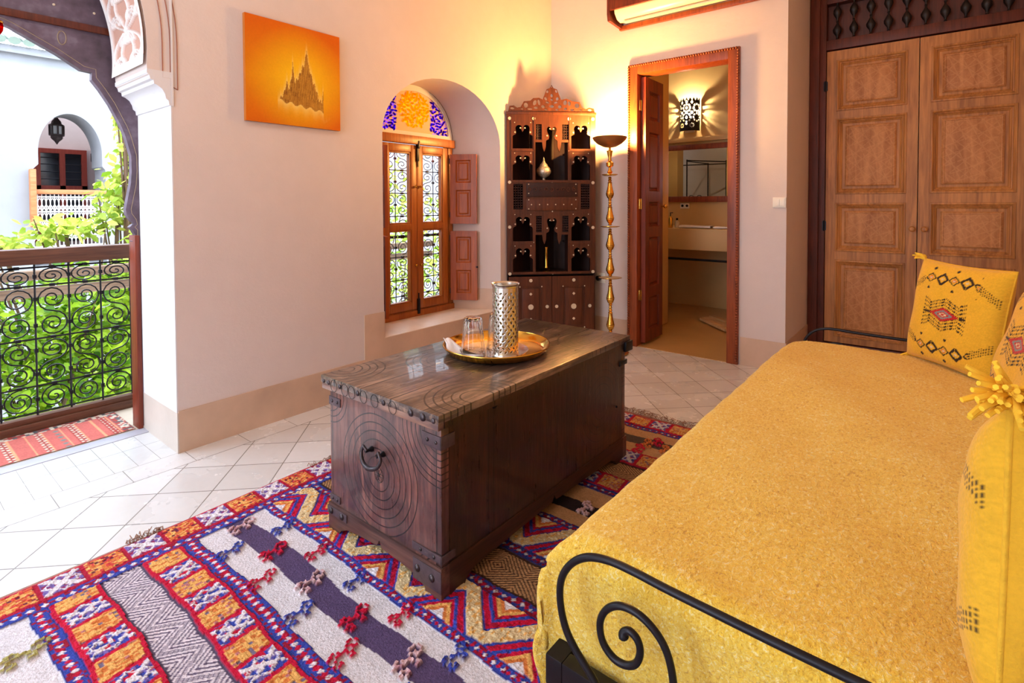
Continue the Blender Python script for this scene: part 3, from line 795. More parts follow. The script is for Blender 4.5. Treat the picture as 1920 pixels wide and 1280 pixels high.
# ================================================================= BOOKCASE (corner cabinet)
BW=.69; P0=Vector((-2.612,3.168,0))
t=thing('bookcase',P0,'tall inlaid walnut corner cabinet with arched niches beside the floor lamp','bookcase',rz=math.radians(44.5))
# local frame: x along front, y into the corner, z up
def zp(py): return 1.79-(py-211)*.00408
def up(px): return (px-948)/166*BW
def keyhole(u0,u1,z0,z1,zs):
    """niche arch: straight jambs to zs, stepped shoulders, two round lobes with a heart-shaped drop between"""
    c=(u0+u1)/2; w=(u1-u0)/2; h=z1-zs
    R=[(1,0),(1,.04),(.90,.14),(.74,.20),(.66,.26),(.66,.36)]
    R+=[(.37+.35*math.cos(a),.68+.32*math.sin(a)) for a in np.linspace(-.55,2.5,11)]
    R+=[(.14,.62),(.05,.48)]
    pts=[(u0,z0),(u1,z0)]+[(c+w*a,zs+h*b) for a,b in R]+[(c,zs+h*.40)]+[(c-w*a,zs+h*b) for a,b in reversed(R)]
    return pts
openings=[]; dots=[]
cols=((up(959),up(996)),(up(1068),up(1104)))
rows=((278,256,234),(337,310,291),(452,428,406),(510,487,465))
for (u0,u1) in cols:
    for a,b,c in rows:
        openings.append(keyhole(u0,u1,zp(a),zp(c),zp(b))); cc=(u0+u1)/2; w=(u1-u0)/2; h=zp(c)-zp(b)
        for du in (-.25,.25): dots.append((cc+w*du*.9,zp(b)+h*.74,.0062))
        for du in (-.72,.72): dots.append((cc+w*du*1.06,zp(b)+h*.38,.0060))
        for du in (-.80,.80): dots.append((cc+w*du,zp(c)+.018,.0040))
for (a,b,c) in ((337,263,236),(510,437,408)):
    u0,u1=up(1001),up(1062); cc=(u0+u1)/2; zsh=zp(b); zt=zp(c); n=.024
    pts=[(u0,zp(a)),(u1,zp(a)),(u1,zsh-.012),(cc+.075,zsh-.012),(cc+.070,zsh-.05),(cc+.058,zsh-.085),(cc+.046,zsh-.05),(cc+.044,zsh),(cc+n,zsh+.012),(cc+n*.8,zsh+.035),(cc+.030,zsh+.052),(cc+.038,zt-.030),(cc+.036,zt-.014),(cc+.025,zt-.003),(cc+.012,zt-.008),(cc+.006,zt-.028)]
    pts+=[(2*cc-p,q) for p,q in reversed(pts[3:])]+[(u0,zsh-.012)]
    openings.append(pts)
    for du in (-.014,.014): dots.append((cc+du,zt-.020,.0056))
    for du in (-.036,.036): dots.append((cc+du,zsh+.038,.0056))
    for v0,v1 in ((1002,1013),(1051,1063)): openings.append([(up(v0),zsh+.006),(up(v1),zsh+.006),(up(v1),zt+.015),(up(v0),zt+.015)])
for v0,v1 in ((960,978),(1086,1103)): openings.append([(up(v0),zp(392)),(up(v1),zp(392)),(up(v1),zp(344)),(up(v0),zp(344))])
m=MB(); m.prism([[(0,.555),(BW,.555),(BW,1.79),(0,1.79)]]+openings,0,.016,XZ); 
m.box(-.004,BW+.004,-.006,.03,1.775,1.797,bev=.003)
front=m.build('front_panel',BOOKW,t,local=True,smooth=20)
m=MB()   # turned lattices behind the small openings
for v0,v1,za,zb in ((1002,1013,zp(263),zp(233)),(1051,1063,zp(263),zp(233)),(1002,1013,zp(437),zp(405)),(1051,1063,zp(437),zp(405)),(960,978,zp(392),zp(344)),(1086,1103,zp(392),zp(344))):
    a,b=up(v0),up(v1); nn=max(2,round((b-a)/.018)); 
    for i in range(nn+1): m.tube([(a+(b-a)*i/nn,.010,za),(a+(b-a)*i/nn,.010,zb)],.003,4)
    k=int((zb-za)/.018)
    for j in range(k):
        zz=za+(zb-za)*(j+.5)/k; m.tube([(a,.010,zz),(b,.010,zz)],.0025,4)
        for i in range(nn): m.ball((a+(b-a)*(i+.5)/nn,.010,zz),.0055,5,4)
m.build('turned_lattice',BOOKIN,t,local=True)
m=MB()   # carcass
D=.09
bp=[(0,.020),(.29,.300),(.42,.34),(.52,.32),(.60,.25),(BW,.165)]
m.box(0,.006,.016,.021,.03,1.79); m.box(BW-.012,BW,.016,.165,.03,1.79)
m.prism([[(0,.017),(BW,.017)]+bp[::-1]],1.775,1.79,XY)
m.prism([[(.01,.02),(BW-.01,.02),(BW-.01,.15),(.5,.30),(.3,.29)]],0,.05,XY)
bp=[(0,.020),(.29,.300),(.42,.34),(.52,.32),(.60,.25),(BW,.165)]
for i in range(5):
    (a,b),(c,d)=bp[i],bp[i+1]; m.add([(a,b,.03),(c,d,.03),(c,d,1.79),(a,b,1.79),(a,b+.01,.03),(c,d+.01,.03),(c,d+.01,1.79),(a,b+.01,1.79)],[(0,1,2,3),(7,6,5,4),(3,2,6,7)])
m.build('carcass',BOOKIN,t,local=True,smooth=0)
m=MB()
for z in (zp(282),zp(340),zp(399),zp(456),zp(513)):
    if z in (zp(282),zp(456)):
        m.prism([[(.012,.018),(up(999),.018),(up(999),.21)]],z-.012,z,XY); m.prism([[(up(1065),.018),(BW-.014,.018),(BW-.014,.16),(.60,.235),(.52,.30),(up(1065),.30)]],z-.012,z,XY)
    else: m.prism([[(.016,.018),(BW-.016,.018),(BW-.016,D),(BW-.16,.26),(BW/2+.05,.32),(BW/2-.05,.32),(.16,.26),(.016,D)]],z-.012,z,XY)
for u in (up(998),up(1066)):
    m.box(u-.005,u+.005,.018,.20,zp(513),zp(399)); m.box(u-.005,u+.005,.018,.20,zp(340),1.775)
m.build('shelf',BOOKIN,t,local=True,smooth=0)
m=MB()  # beadings standing on the front
for z in (zp(282),zp(340),zp(399),zp(457),zp(513)): m.box(.035,BW-.035,-.004,.0,z-.005,z+.005) if z not in (zp(282),zp(457)) else (m.box(.035,up(1000),-.004,0,z-.005,z+.005),m.box(up(1064),BW-.035,-.004,0,z-.005,z+.005))
for u in (.038,BW-.038,up(999),up(1065)):
    m.box(u-.004,u+.004,-.004,0,zp(513),zp(399)); m.box(u-.004,u+.004,-.004,0,zp(340),1.76)
m.build('beading',BOOKW,t,local=True)
dr=MB(); dr.box(up(984),up(1080),-.010,.012,zp(368),zp(342),bev=.003); dr.build('carved_frieze',BOOKIN,t,local=True)
m=MB(); rr=random.Random(3)
for k in range(9):
    cx_=up(990)+k*.043; m.tube([(p,-.011,q) for p,q in spiral((cx_,zp(354.5)),.017,.004,rr.uniform(0,6),1.2,(-1)**k)],.0022,4)
m.build('carved_scroll',BOOKW,t,local=True)
dr=MB(); dr.box(up(984),up(1080),-.012,.012,zp(394),zp(372),bev=.003); dr.box(up(985),up(1079),-.014,-.008,zp(373),zp(370)); drw=dr.build('drawer',BOOKW,t,local=True)
for k in range(6): dots.append((up(993)+k*.0625,zp(383),.0050))
for u,z in ((988,345),(1076,345),(988,362),(1076,362),(988,374),(1076,374),(988,391),(1076,391)): dots.append((up(u),zp(z),.0048))
big=[(up(953.5),1.745),(up(1109),1.745),(up(998),1.745),(up(1064),1.745),(up(953),zp(341)),(up(1109),zp(342)),(up(953),zp(425)),(up(1109),zp(427)),(up(953),zp(513)),(up(1109),zp(511))]
for u,z in ((1032,340.5),(1032,396),(1033,514),(998,454),(1065,454),(998,282),(1064,282)): dots.append((up(u),zp(z),.0052))
m=MB(); RX=Matrix.Rotation(PI/2,3,'X')
for u,z,r in dots: m.lathe([(r,0),(r*.9,.002)],8,(u,-.014 if zp(396)<z<zp(342) and up(984)<u<up(1080) else -.004 if 0 else (-.0145 if zp(397)<z<zp(341.5) and up(984)<u<up(1080) else -.0005),z),RX)
for u,z in big:
    m.lathe([(.0125,0),(.0125,.0022)],12,(u,-.0005,z),RX)
inlay_into(front,m,BONE)
def rosette(mm,u,z,r,y):
    mm.lathe([(r,0),(r,.002),(r*.78,.0022),(r*.78,.0008),(r*.5,.0008),(r*.5,.0022),(r*.2,.0024)],14,(u,y,z),RX)
for u0,u1,hu in ((.012,up(1031)-.002,up(1024)),(up(1031)+.002,BW-.012,up(1041))):   # lower doors
    d=MB(); z0,z1=.06,.535; st=.085
    d.prism([[(u0,z0),(u1,z0),(u1,z1),(u0,z1)],[(u0+st,z0+.075),(u1-st*.9,z0+.075),(u1-st*.9,z1-.075),(u0+st,z1-.075)]],-.008,.010,XZ)
    d.box(u0+st,u1-st*.9,.002,.008,z0+.075,z1-.075); i=.018; d.box(u0+st+i,u1-st*.9-i,-.005,.006,z0+.075+i,z1-.075-i,bev=.004)
    o=d.build('cabinet_door',BOOKW,t,local=True,smooth=20)
    q=MB(); cu=(u0+st+u1-st*.9)/2
    rosette(q,cu,.300,.021,-.0052); rosette(q,cu,.505,.013,-.0082); rosette(q,cu,.09,.013,-.0082); rosette(q,u0+.035,.302,.013,-.0082); rosette(q,u1-.035,.302,.013,-.0082)
    for z in (.40,.205): q.lathe([(.012,0),(.012,.002)],4,(cu,-.0052,z),RX)
    for uu in (u0+st,u1-st*.9):
        for z in (.137,.458): q.lathe([(.005,0),(.005,.002)],8,(uu,-.0082,z),RX)
    inlay_into(o,q,BONE)
m=MB(); cr=[(140,438),(150,392),(200,384),(240,412),(282,402),(320,335),(398,326),(430,296),(500,290),(543,312),(590,188),(628,172),(650,136),(672,172),(715,188),(762,312),(830,296),(896,326),(985,338),(1015,402),(1062,420),(1100,400),(1158,412),(1168,455),(1168,470),(130,470)]
cv=lambda a,b:(up(930+a/6.4),1.79+(212-(140+b/6.4))*.00408+.006)
hs=[(185,420,26,14,0),(345,380,26,32,0),(300,425,16,8,0),(392,425,30,12,0),(450,350,20,34,.4),(500,345,16,36,-.2),(462,410,24,16,0),(600,215,14,20,.3),(705,210,12,20,-.3),(650,262,16,22,0),(580,300,16,22,-.4),(718,300,16,22,.4),(650,312,16,12,0),(600,345,24,12,.3),(700,345,24,12,-.3),(650,392,30,18,0),(548,395,22,20,.3),(748,395,22,20,-.3),(582,430,18,10,0),(712,430,18,10,0),(812,345,22,30,.3),(862,355,18,30,-.2),(815,420,20,16,0),(895,430,24,12,0),(955,380,30,30,0),(1000,430,20,8,0),(1110,430,26,14,0),(650,158,8,8,0)]
holes=[[cv(a+w*math.cos(2*PI*i/10)*math.cos(r)-h*math.sin(2*PI*i/10)*math.sin(r),b+w*math.cos(2*PI*i/10)*math.sin(r)+h*math.sin(2*PI*i/10)*math.cos(r)) for i in range(10)] for a,b,w,h,r in hs]
m.prism([[cv(a,b) for a,b in cr]]+holes,.004,.016,XZ)
m.build('fretwork_crest',BOOKW,t,local=True,smooth=20)
RB=Matrix.Translation(P0)@Matrix.Rotation(math.radians(44.5),4,'Z')
# objects on its shelves
def bk(u,d,z): v=RB@Vector((u,d,z)); return (v.x,v.y,v.z)
L=bk(up(1021),.12,zp(340)+.0005)
t=thing('filigree_lantern',L,'small white filigree lidded lantern on the upper shelf of the corner cabinet','lantern')
FIL=plain('pierced_silver_filigree',rgb(210,196,176),rough=.35,metal=.6,var=.5,scale=140,bump=.8,bscale=160)
m=MB(); m.lathe([(.022,0),(.024,.004),(.012,.012),(.011,.028),(.016,.034)],16,L); m.build('foot',FIL,t)
m=MB(); m.lathe([(.016,.034),(.040,.048),(.056,.072),(.058,.088),(.052,.108),(.036,.122)],20,L); m.build('bowl',FIL,t)
m=MB(); m.lathe([(.036,.122),(.030,.138),(.016,.152),(.009,.166),(.006,.172),(.009,.178),(.004,.186),(.001,.20)],16,L); m.build('lid',FIL,t)
L=bk(up(1025),.11,zp(513)+.0005)
t=thing('brass_candlestick',L,'brass column-shaped candlestick on the lower shelf of the corner cabinet','candlestick')
m=MB(); m.lathe([(.034,0),(.034,.008),(.026,.014),(.028,.022),(.018,.030)],4,L,Matrix.Rotation(.5,3,'Z')); m.build('base',BRASS_L,t,smooth=0)
m=MB(); m.lathe([(.018,.030),(.014,.045),(.014,.175),(.017,.182),(.018,.195),(.012,.198)],14,L); m.build('column',BRASS_L,t)
# plug and socket between cabinet and lamp
t=thing('plug_socket',(-2.15,YB,.5),'socket with a round black plug between the cabinet and the floor lamp','socket')
m=MB(); m.box(-2.185,-2.105,YB-.010,YB,.46,.54,bev=.004); m.build('plate',WHITEP,t)
m=MB(); m.lathe([(.020,0),(.020,.03),(.012,.038)],14,(-2.155,YB-.010,.50),RX); m.build('plug',IRON,t)
t=thing('light_switch',(-.837,YB,1.1),'white double light switch on the wall right of the bathroom door','switch')
m=MB(); m.box(-.88,-.80-.001,YB-.009,YB,1.065,1.13,bev=.003); m.build('plate',WHITEP,t)
for x in (-.865,-.835):
    m=MB(); m.box(x,x+.026,YB-.013,YB-.008,1.075,1.12,bev=.002); m.build('rocker',WHITEP,t)
# ================================================================= FLOOR LAMP
LP=Vector((-1.905,3.50,0))
t=thing('floor_lamp',LP,'tall turned brass floor lamp glowing upward beside the bathroom door','lamp',rot=(math.radians(-1.4),math.radians(-1.1),0))
def turned(z0,z1,big=.030,sm=.009):
    """two teardrop bulbs with ring beads between"""
    h=z1-z0; P=[]
    def drop(a,b):
        H=b-a
        return [(sm,a),(sm*1.7,a+H*.03),(sm*1.1,a+H*.06),(big*.72,a+H*.14),(big*.96,a+H*.24),(big,a+H*.30),(big*.80,a+H*.42),(big*.60,a+H*.56),(big*.50,a+H*.70),(sm*1.9,a+H*.74),(sm*1.1,a+H*.78),(sm*1.6,a+H*.83),(sm*1.0,a+H*.88),(sm*1.4,a+H*.93),(sm,a+H*.98)]
    P=drop(z0,z0+h/2)+drop(z0+h/2,z1); 
    out=[]
    for i in range(len(P)-1):       # fine turned rings on the bulbs
        (r0,a),(r1,b)=P[i],P[i+1]
        n=3 if max(r0,r1)>.014 else 1
        for k in range(n):
            f=k/n; rr=r0+(r1-r0)*f; out.append((rr*(1-.05*(k%2)),a+(b-a)*f))
    out.append(P[-1]); return out
m=MB(); m.lathe([(.125,0),(.13,.008),(.11,.02),(.06,.035),(.03,.055),(.012,.07)],32); m.build('base',BRASS,t,local=True)
m=MB(); m.lathe([(.010,.07),(.03,.085),(.026,.11),(.010,.14)]+turned(.15,.54),22); m.build('stem',BRASS,t,local=True)
m=MB(); m.lathe(turned(.56,.915,.032),22); m.build('stem',BRASS,t,local=True)
m=MB(); m.lathe(turned(.935,1.295,.030),22); m.build('stem',BRASS,t,local=True)
for z,r in ((.548,.085),(.924,.070),(1.304,.058)):
    m=MB(); m.lathe([(.008,z-.006),(r*.7,z-.006),(r,z+.002),(r,z+.005),(r*.7,z-.002),(.008,z)],28); m.build('drip_disc',BRASS,t,local=True)
m=MB(); m.lathe([(.009,1.31),(.02,1.325),(.012,1.34),(.009,1.36),(.026,1.37),(.028,1.395),(.014,1.405),(.011,1.43),(.016,1.45),(.020,1.47),(.024,1.483),(.010,1.487),(.008,1.505)],18); m.build('neck',BRASS,t,local=True)
BOWLM=plain('amber_bowl_brass',rgb(176,116,60),rough=.35,metal=.6,var=.15)
m=MB(); m.lathe([(.010,1.505),(.05,1.513),(.09,1.535),(.118,1.562),(.127,1.580),(.123,1.580),(.112,1.564),(.085,1.54),(.045,1.52),(.01,1.514)],36); m.build('bowl',BOWLM,t,local=True)
GL=Mt('lamp_tube'); GL.set(color=(1,.8,.5),emis=(1,.62,.25),estr=9)
m=MB(); m.lathe([(.018,1.516),(.022,1.53),(.022,1.57),(.01,1.578)],16); m.build('bulb',GL.m,t,local=True)
lamp('floor_lamp_light',(-1.935,3.54,1.62),100,(1,.52,.14),.05)
# ================================================================= AIR CONDITIONER in its wooden case
t=thing('air_conditioner_case',(-1.3,YB,2.43),'open-bottomed orange-brown wooden case high on the wall above the bathroom door','case')
AX0,AX1,AY,AZ=-1.975,-.84,3.565,2.432
m=MB(); m.prism([[(AY+.012,AZ+.012),(AY,AZ+.06),(AY,AZ+.40),(YB-.001,AZ+.40),(YB-.001,AZ-.004)]],AX0,AX0+.022,YZ); m.prism([[(AY+.012,AZ+.012),(AY,AZ+.06),(AY,AZ+.40),(YB-.001,AZ+.40),(YB-.001,AZ-.004)]],AX1-.022,AX1,YZ)
m.build('side_board',DOORRED,t)
m=MB(); m.box(AX0+.022,AX1-.022,AY,AY+.02,AZ+.085,AZ+.40,bev=.003); m.build('front_board',DOORRED,t)
m=MB(); m.box(AX0,AX1,YB-.03,YB-.001,AZ-.012,AZ+.020,bev=.003); m.build('back_rail',FRAMEW,t)
ACM=plain('air_conditioner_plastic',rgb(240,226,196),rough=.25,var=.02,bump=0)
t=thing('air_conditioner',(-1.3,YB,2.45),'cream air conditioner unit sitting inside the wooden case','air conditioner')
pf=[(YB-.035,AZ+.035),(YB-.10,AZ+.018),(YB-.15,AZ+.030),(YB-.185,AZ+.065),(YB-.197,AZ+.11),(YB-.197,AZ+.30),(YB-.035,AZ+.30)]
m=MB(); m.prism([pf],AX0+.045,AX1-.05,YZ); m.build('housing',ACM,t,smooth=50)
m=MB(); m.box(AX0+.09,AX1-.08,YB-.135,YB-.095,AZ+.006,AZ+.016,Matrix.Translation((0,0,0))); m.build('louvre',ACM,t)
# ================================================================= PAINTING
def painting():
    n=190; U,V=np.meshgrid(np.linspace(0,1,n),np.linspace(0,1,n),indexing='ij')   # U along y, V up
    r=RNG.rand(n,n)
    d=np.sqrt(((U-.56)/.42)**2+((V-.44)/.42)**2)
    def C(*a): return np.array(rgb(*a))
    base=np.zeros((n,n,3))
    deep=C(208,98,4); mid=C(218,140,4); yel=C(238,190,20); pale=C(240,216,130)
    edge=np.clip((np.abs(V-.45)*1.6+np.abs(U-.5)*.5),0,1)
    k=np.clip(edge,0,1)[...,None]; base=mid*(1-k)+deep*k
    # spires outline: height profile over U
    xs=[.31,.34,.37,.40,.43,.455,.465,.475,.49,.51,.54,.57,.595,.615,.62,.625,.635,.66,.69,.72,.75,.78,.80]
    hs_=[.22,.26,.30,.42,.36,.50,.63,.52,.44,.46,.52,.60,.64,.76,.80,.74,.64,.55,.46,.40,.30,.27,.38]
    top=np.interp(U,xs,hs_,left=0,right=0)+.02*np.sin(U*190)*(U>.3)
    bot=.235-(U-.31)*.13+.014*np.sin(U*60)
    inside=(U>.30)&(U<.80)&(V<top)&(V>bot)
    dist=np.clip(1-np.maximum(np.maximum(V-top,bot-V),np.maximum(.31-U,U-.80))/.16,0,1)*(~inside)
    g=np.clip(1.35-d,0,1)[...,None]**1.2; base=base*(1-g*.9)+yel*g*.9
    g2=(dist**3)[...,None]*(d<1.1)[...,None]; base=base*(1-g2*.6)+pale*g2*.6
    lo=np.kron(RNG.rand(64,24),np.ones((3,8)))[:n,:n]; tex=.55*lo+.45*(.5+.5*np.sin(U*260+2*np.sin(V*31+U*9)))*(V>.28)+.2*(V<=.28); tt=np.clip(tex*.6+r*.35+(U-.5)*.5,0,1)[...,None]
    rock=C(112,62,22)*(1-tt)+C(204,150,52)*tt
    slab=(V<bot+.085)[...,None]; rock=np.where(slab,rock*.9+C(190,130,40)*.12,rock)
    base=np.where(inside[...,None],rock,base)
    x0=XL+.022; Y=1.207+U*.513; Z=1.501+V*.511
    P=np.stack([np.full_like(Y,x0),Y,Z],-1)
    g=MB(); g.grid(P,base); return g
t=thing('painting',(XL,1.465,1.5),'unframed orange canvas painting of a golden rock of spires on the left wall','painting')
painting().build('canvas_face',PAINTM,t)
m=MB(); m.box(XL+.001,XL+.0215,1.207,1.72,1.501,2.012); m.build('stretcher',plain('canvas_edge',rgb(190,110,30),bump=0),t)
# ================================================================= CHEST
CX0,CX1,CY0,CY1=-1.602,-1.066,1.006,2.085
t=thing('wooden_chest',(-1.335,1.55,0),'dark carved wooden chest with an iron ring handle, used as low table on the rug','chest')
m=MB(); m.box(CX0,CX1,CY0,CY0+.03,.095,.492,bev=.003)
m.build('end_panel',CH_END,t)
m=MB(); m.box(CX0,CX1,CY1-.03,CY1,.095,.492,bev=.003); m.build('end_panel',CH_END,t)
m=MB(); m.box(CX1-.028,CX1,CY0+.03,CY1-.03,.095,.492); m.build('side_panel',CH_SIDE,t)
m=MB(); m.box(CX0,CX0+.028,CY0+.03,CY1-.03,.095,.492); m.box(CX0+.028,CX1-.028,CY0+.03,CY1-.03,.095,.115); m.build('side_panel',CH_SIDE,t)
# plinth with scalloped cut-outs and bracket feet
def scallop(a0,a1,z1,foot=.055):
    L=a1-a0; c=(a0+a1)/2
    pts=[(a0,z1),(a0,.0),(a0+foot,.0),(a0+foot*1.25,.022),(a0+foot*1.9,.038),(a0+L*.30,.046),(c-.035,.050),(c-.012,.052),(c,.072),(c+.012,.052),(c+.035,.050)]
    pts+=[(a1-L*.30,.046),(a1-foot*1.9,.038),(a1-foot*1.25,.022),(a1-foot,0),(a1,0),(a1,z1)]
    return pts
CH_PL=wood('chest_plinth_wood',rgb(48,30,28),rgb(112,76,66),'x',rough=.4)
CH_PLD=wood('plinth_side_wood_shaded',rgb(34,18,12),rgb(78,44,28),'y',rough=.45)  # darker plinth wood for the long sides, shade put into the colour
m=MB(); m.prism([scallop(CX0-.006,CX1+.004,.098)],CY0-.006,CY0+.025,XZ); m.prism([scallop(CX0-.006,CX1+.004,.098)],CY1-.025,CY1+.006,XZ); m.build('plinth',CH_PL,t,smooth=20)
m=MB(); m.prism([scallop(CY0+.0252,CY1-.0252,.098,.055)],CX1-.022,CX1+.004,YZ); m.prism([scallop(CY0+.0252,CY1-.0252,.098,.055)],CX0-.006,CX0+.022,YZ); m.build('plinth',CH_PLD,t,smooth=20)
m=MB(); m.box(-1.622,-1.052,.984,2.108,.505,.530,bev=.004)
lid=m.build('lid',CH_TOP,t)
LIDE=chest_mat('lid_edge_wood',rgb(70,50,48),rgb(150,112,92),[],'x','xz')
m=MB(); m.box(-1.618,-1.056,.986,1.010,.485,.507,bev=.003); m.box(-1.618,-1.056,2.085,2.104,.485,.507); m.build('lid_batten',LIDE,lid)
m=MB(); m.box(-1.076,-1.054,1.01,2.085,.487,.507); m.box(-1.618,-1.598,1.01,2.085,.487,.507); m.build('lid_batten',CH_SIDE,lid)
# incised circles along the lid edge
m=MB()
for x in (-1.545,-1.484,-1.447,-1.385,-1.33,-1.245):
    m.tube([(p,.9835,q) for p,q in ellip(x,.507,.017,.0195,20)],.0009,4,closed=True)
m.build('incised_circle',SP,lid)
m=MB()
for x,r in ((-1.603,.007),(-1.575,.008),(-1.512,.008),(-1.415,.009),(-1.287,.009),(-1.165,.011),(-1.115,.012),(-1.072,.008)): m.ball((x,.984,.512),r,9,5,1,.55,1)
m.build('iron_stud',RUSTIRON,lid,smooth=60)
STRAP=plain('worn_strap_iron',rgb(86,70,74),rough=.45,metal=.35,var=.3,scale=40,bump=.4,bscale=80)
def strap(x0,x1,z0,z1,front=True,side=None):
    m=MB(); m.box(x0,x1,CY0-.0035,CY0+.001,z0,z1,bev=.0012)
    if side: a,b=side; m.box(CX1-.001,CX1+.0035,CY0-.0035,b,z0,z1,bev=.0012)
    o=m.build('corner_strap',STRAP,t); q=MB()
    for k in (.3,.75): q.ball((x0+(x1-x0)*k,CY0-.004,(z0+z1)/2),.0055,8,5,1,.6,1)
    q.build('strap_nail',RUSTIRON,o,smooth=60)
strap(CX0-.002,CX0+.062,.43,.458); strap(CX1-.075,CX1+.003,.425,.462,side=(0,CY0+.05)); strap(CX0-.002,CX0+.055,.105,.128); strap(CX1-.12,CX1+.003,.108,.130,side=(0,CY0+.05))
m=MB(); m.box(CX0-.0085,CX0+.10,CY0-.0095,CY0-.0055,.062,.088,bev=.001); m.box(CX1-.11,CX1+.006,CY0-.0095,CY0-.0055,.030,.090,bev=.001); so=m.build('foot_plate',STRAP,t); q=MB()
for x,z in ((CX0+.015,.075),(CX0+.075,.075),(CX1-.09,.066),(CX1-.03,.062)): q.ball((x,CY0-.010,z),.011,9,5,1,.6,1)
q.build('foot_stud',RUSTIRON,so,smooth=60)
q=MB(); q.ball((CX1+.004,CY0+.22,.485),.012,8,5,.5,1,.8); q.box(CX1-.002,CX1+.006,2.03,2.095,.41,.43,bev=.002); q.ball((CX1+.006,2.0,.25),.005,6,4); q.build('side_nail',IRON,t)
q=MB(); q.box(CX1+.010,CX1+.024,2.05,2.112,.470,.512,bev=.003); q.build('hasp',IRON,t)
# ring handle on the end
m=MB(); hx,hz=-1.345,.320
for s in (-1,1):
    m.lathe([(.009,0),(.009,.004),(.005,.012),(.0045,.026)],10,(hx+s*.028,CY0,hz+.022),RX)
m.build('handle_staple',IRON,t)
pts=[]
for a in np.linspace(-1,1,25):
    x=hx+.047*math.sin(a*1.57); z=hz+.020-.036*(1-abs(a)**2.2); yy=CY0-.026-.012*(1-abs(a))
    pts.append((x,yy,z))
pts=[(hx-.024,CY0-.024,hz+.026),(hx-.036,CY0-.026,hz+.037)]+pts+[(hx+.036,CY0-.026,hz+.037),(hx+.024,CY0-.024,hz+.026)]
m=MB(); m.tube(pts,[.004,.005]+[.0052+.0022*(1-abs(a)) for a in np.linspace(-1,1,25)]+[.005,.004],8); m.build('ring_handle',RUSTIRON,t,smooth=60)
m=MB(); rr_=.021; cz_=hz-.050
m.tube([(p,CY0-.0004,q) for p,q in ellip(hx+.004,cz_,rr_,rr_*1.1,24)],.0009,4,closed=True)
for k in range(6):
    a=k*PI/3; m.tube([(p,CY0-.0004,q) for p,q in ellip(hx+.004+rr_*.5*math.cos(a),cz_+rr_*.5*math.sin(a),rr_*.5,rr_*.22,14,a)],.0008,4,closed=True)
m.build('incised_flower',SP,t)
# ================================================================= TRAY AND CONTENTS
TC=(-1.345,1.565,.5305)
t=thing('brass_tray',TC,'round polished brass tray with a raised rim on the chest','tray')
m=MB(); m.lathe([(.001,.0),(.175,.0),(.192,.008),(.203,.026),(.206,.030),(.201,.030),(.189,.011),(.173,.0035),(.001,.0035)],72,TC); tr=m.build('tray_body',BRASS_L,t,smooth=50)
m=MB(); m.tube([(TC[0]+.2045*math.cos(a),TC[1]+.2045*math.sin(a),TC[2]+.030) for a in np.linspace(0,2*PI,73)[:-1]],.0028,6,closed=True); m.build('rim',BRASS_L,t,smooth=60)
PC=(-1.318,1.520,TC[2]+.0045)
t=thing('silver_plate',PC,'shallow silver dish with a chased rim lying inside the brass tray','plate')
m=MB(); m.lathe([(.001,.0),(.095,.0),(.115,.006),(.128,.014),(.129,.017),(.113,.010),(.094,.0035),(.001,.0035)],64,PC); m.build('dish',SILVER,t,smooth=50)
# perforated cup
CC=(-1.262,1.520,PC[2]+.004)
t=thing('pierced_vase',CC,'tall silver cylinder vase pierced with leaf-shaped holes on the tray','vase')
R=.0475; Hh=.262; NA=140; NZ=160
leafs=[]; rg=random.Random(2)
for row in range(17):
    for cidx in range(15):
        a=(cidx+.5*(row%2))/15*2*PI; z=.022+row*.0132
        leafs.append((a,z,rg.choice((-1,1))*.6+rg.uniform(-.35,.35)))
occ=np.zeros((NA,NZ),bool)
AA=(np.arange(NA)+.5)/NA*2*PI; ZZ=(np.arange(NZ)+.5)/NZ*Hh
for a,z,rot in leafs:
    da=(AA[:,None]-a+PI)%(2*PI)-PI; dx=da*R; dz=ZZ[None,:]-z
    u=dx*math.cos(rot)+dz*math.sin(rot); v=-dx*math.sin(rot)+dz*math.cos(rot)
    occ|=((u/.0027)**2+(v/.0056)**2)<1
m=MB()
ang=[2*PI*i/NA for i in range(NA)]
vid={}
def gv(i,j):
    k=(i%NA,j)
    if k not in vid:
        vid[k]=len(m.v); m.v.append((CC[0]+R*math.cos(ang[i%NA]),CC[1]+R*math.sin(ang[i%NA]),CC[2]+Hh*j/NZ))
    return vid[k]
for i in range(NA):
    for j in range(NZ):
        if not occ[i,j]: m.f.append((gv(i,j),gv(i+1,j),gv(i+1,j+1),gv(i,j+1)))
o=m.build('pierced_wall',SILVER,t,smooth=50); md=o.modifiers.new('s','SOLIDIFY'); md.thickness=.0012; md.offset=-1
m=MB(); m.lathe([(.001,0),(R+.001,0),(R+.003,.004),(R+.001,.009),(R-.001,.009)],40,CC,cap=False); m.build('base_ring',SILVER,t)
m=MB(); z=Hh; m.lathe([(R-.001,z-.010),(R+.0015,z-.008),(R+.002,z-.002),(R+.005,z+.003),(R+.004,z+.005),(R-.001,z+.001),(R-.002,z-.010)],48,CC,cap=False); m.build('rim',SILVER,t)
m=MB(); m.lathe([(.001,.010),(R-.006,.010),(R-.006,.20),(R-.008,.20),(R-.008,.012),(.001,.012)],32,CC,cap=False); m.build('inner_liner',plain('brass_liner',rgb(196,150,70),rough=.35,metal=.9,bump=0),t)
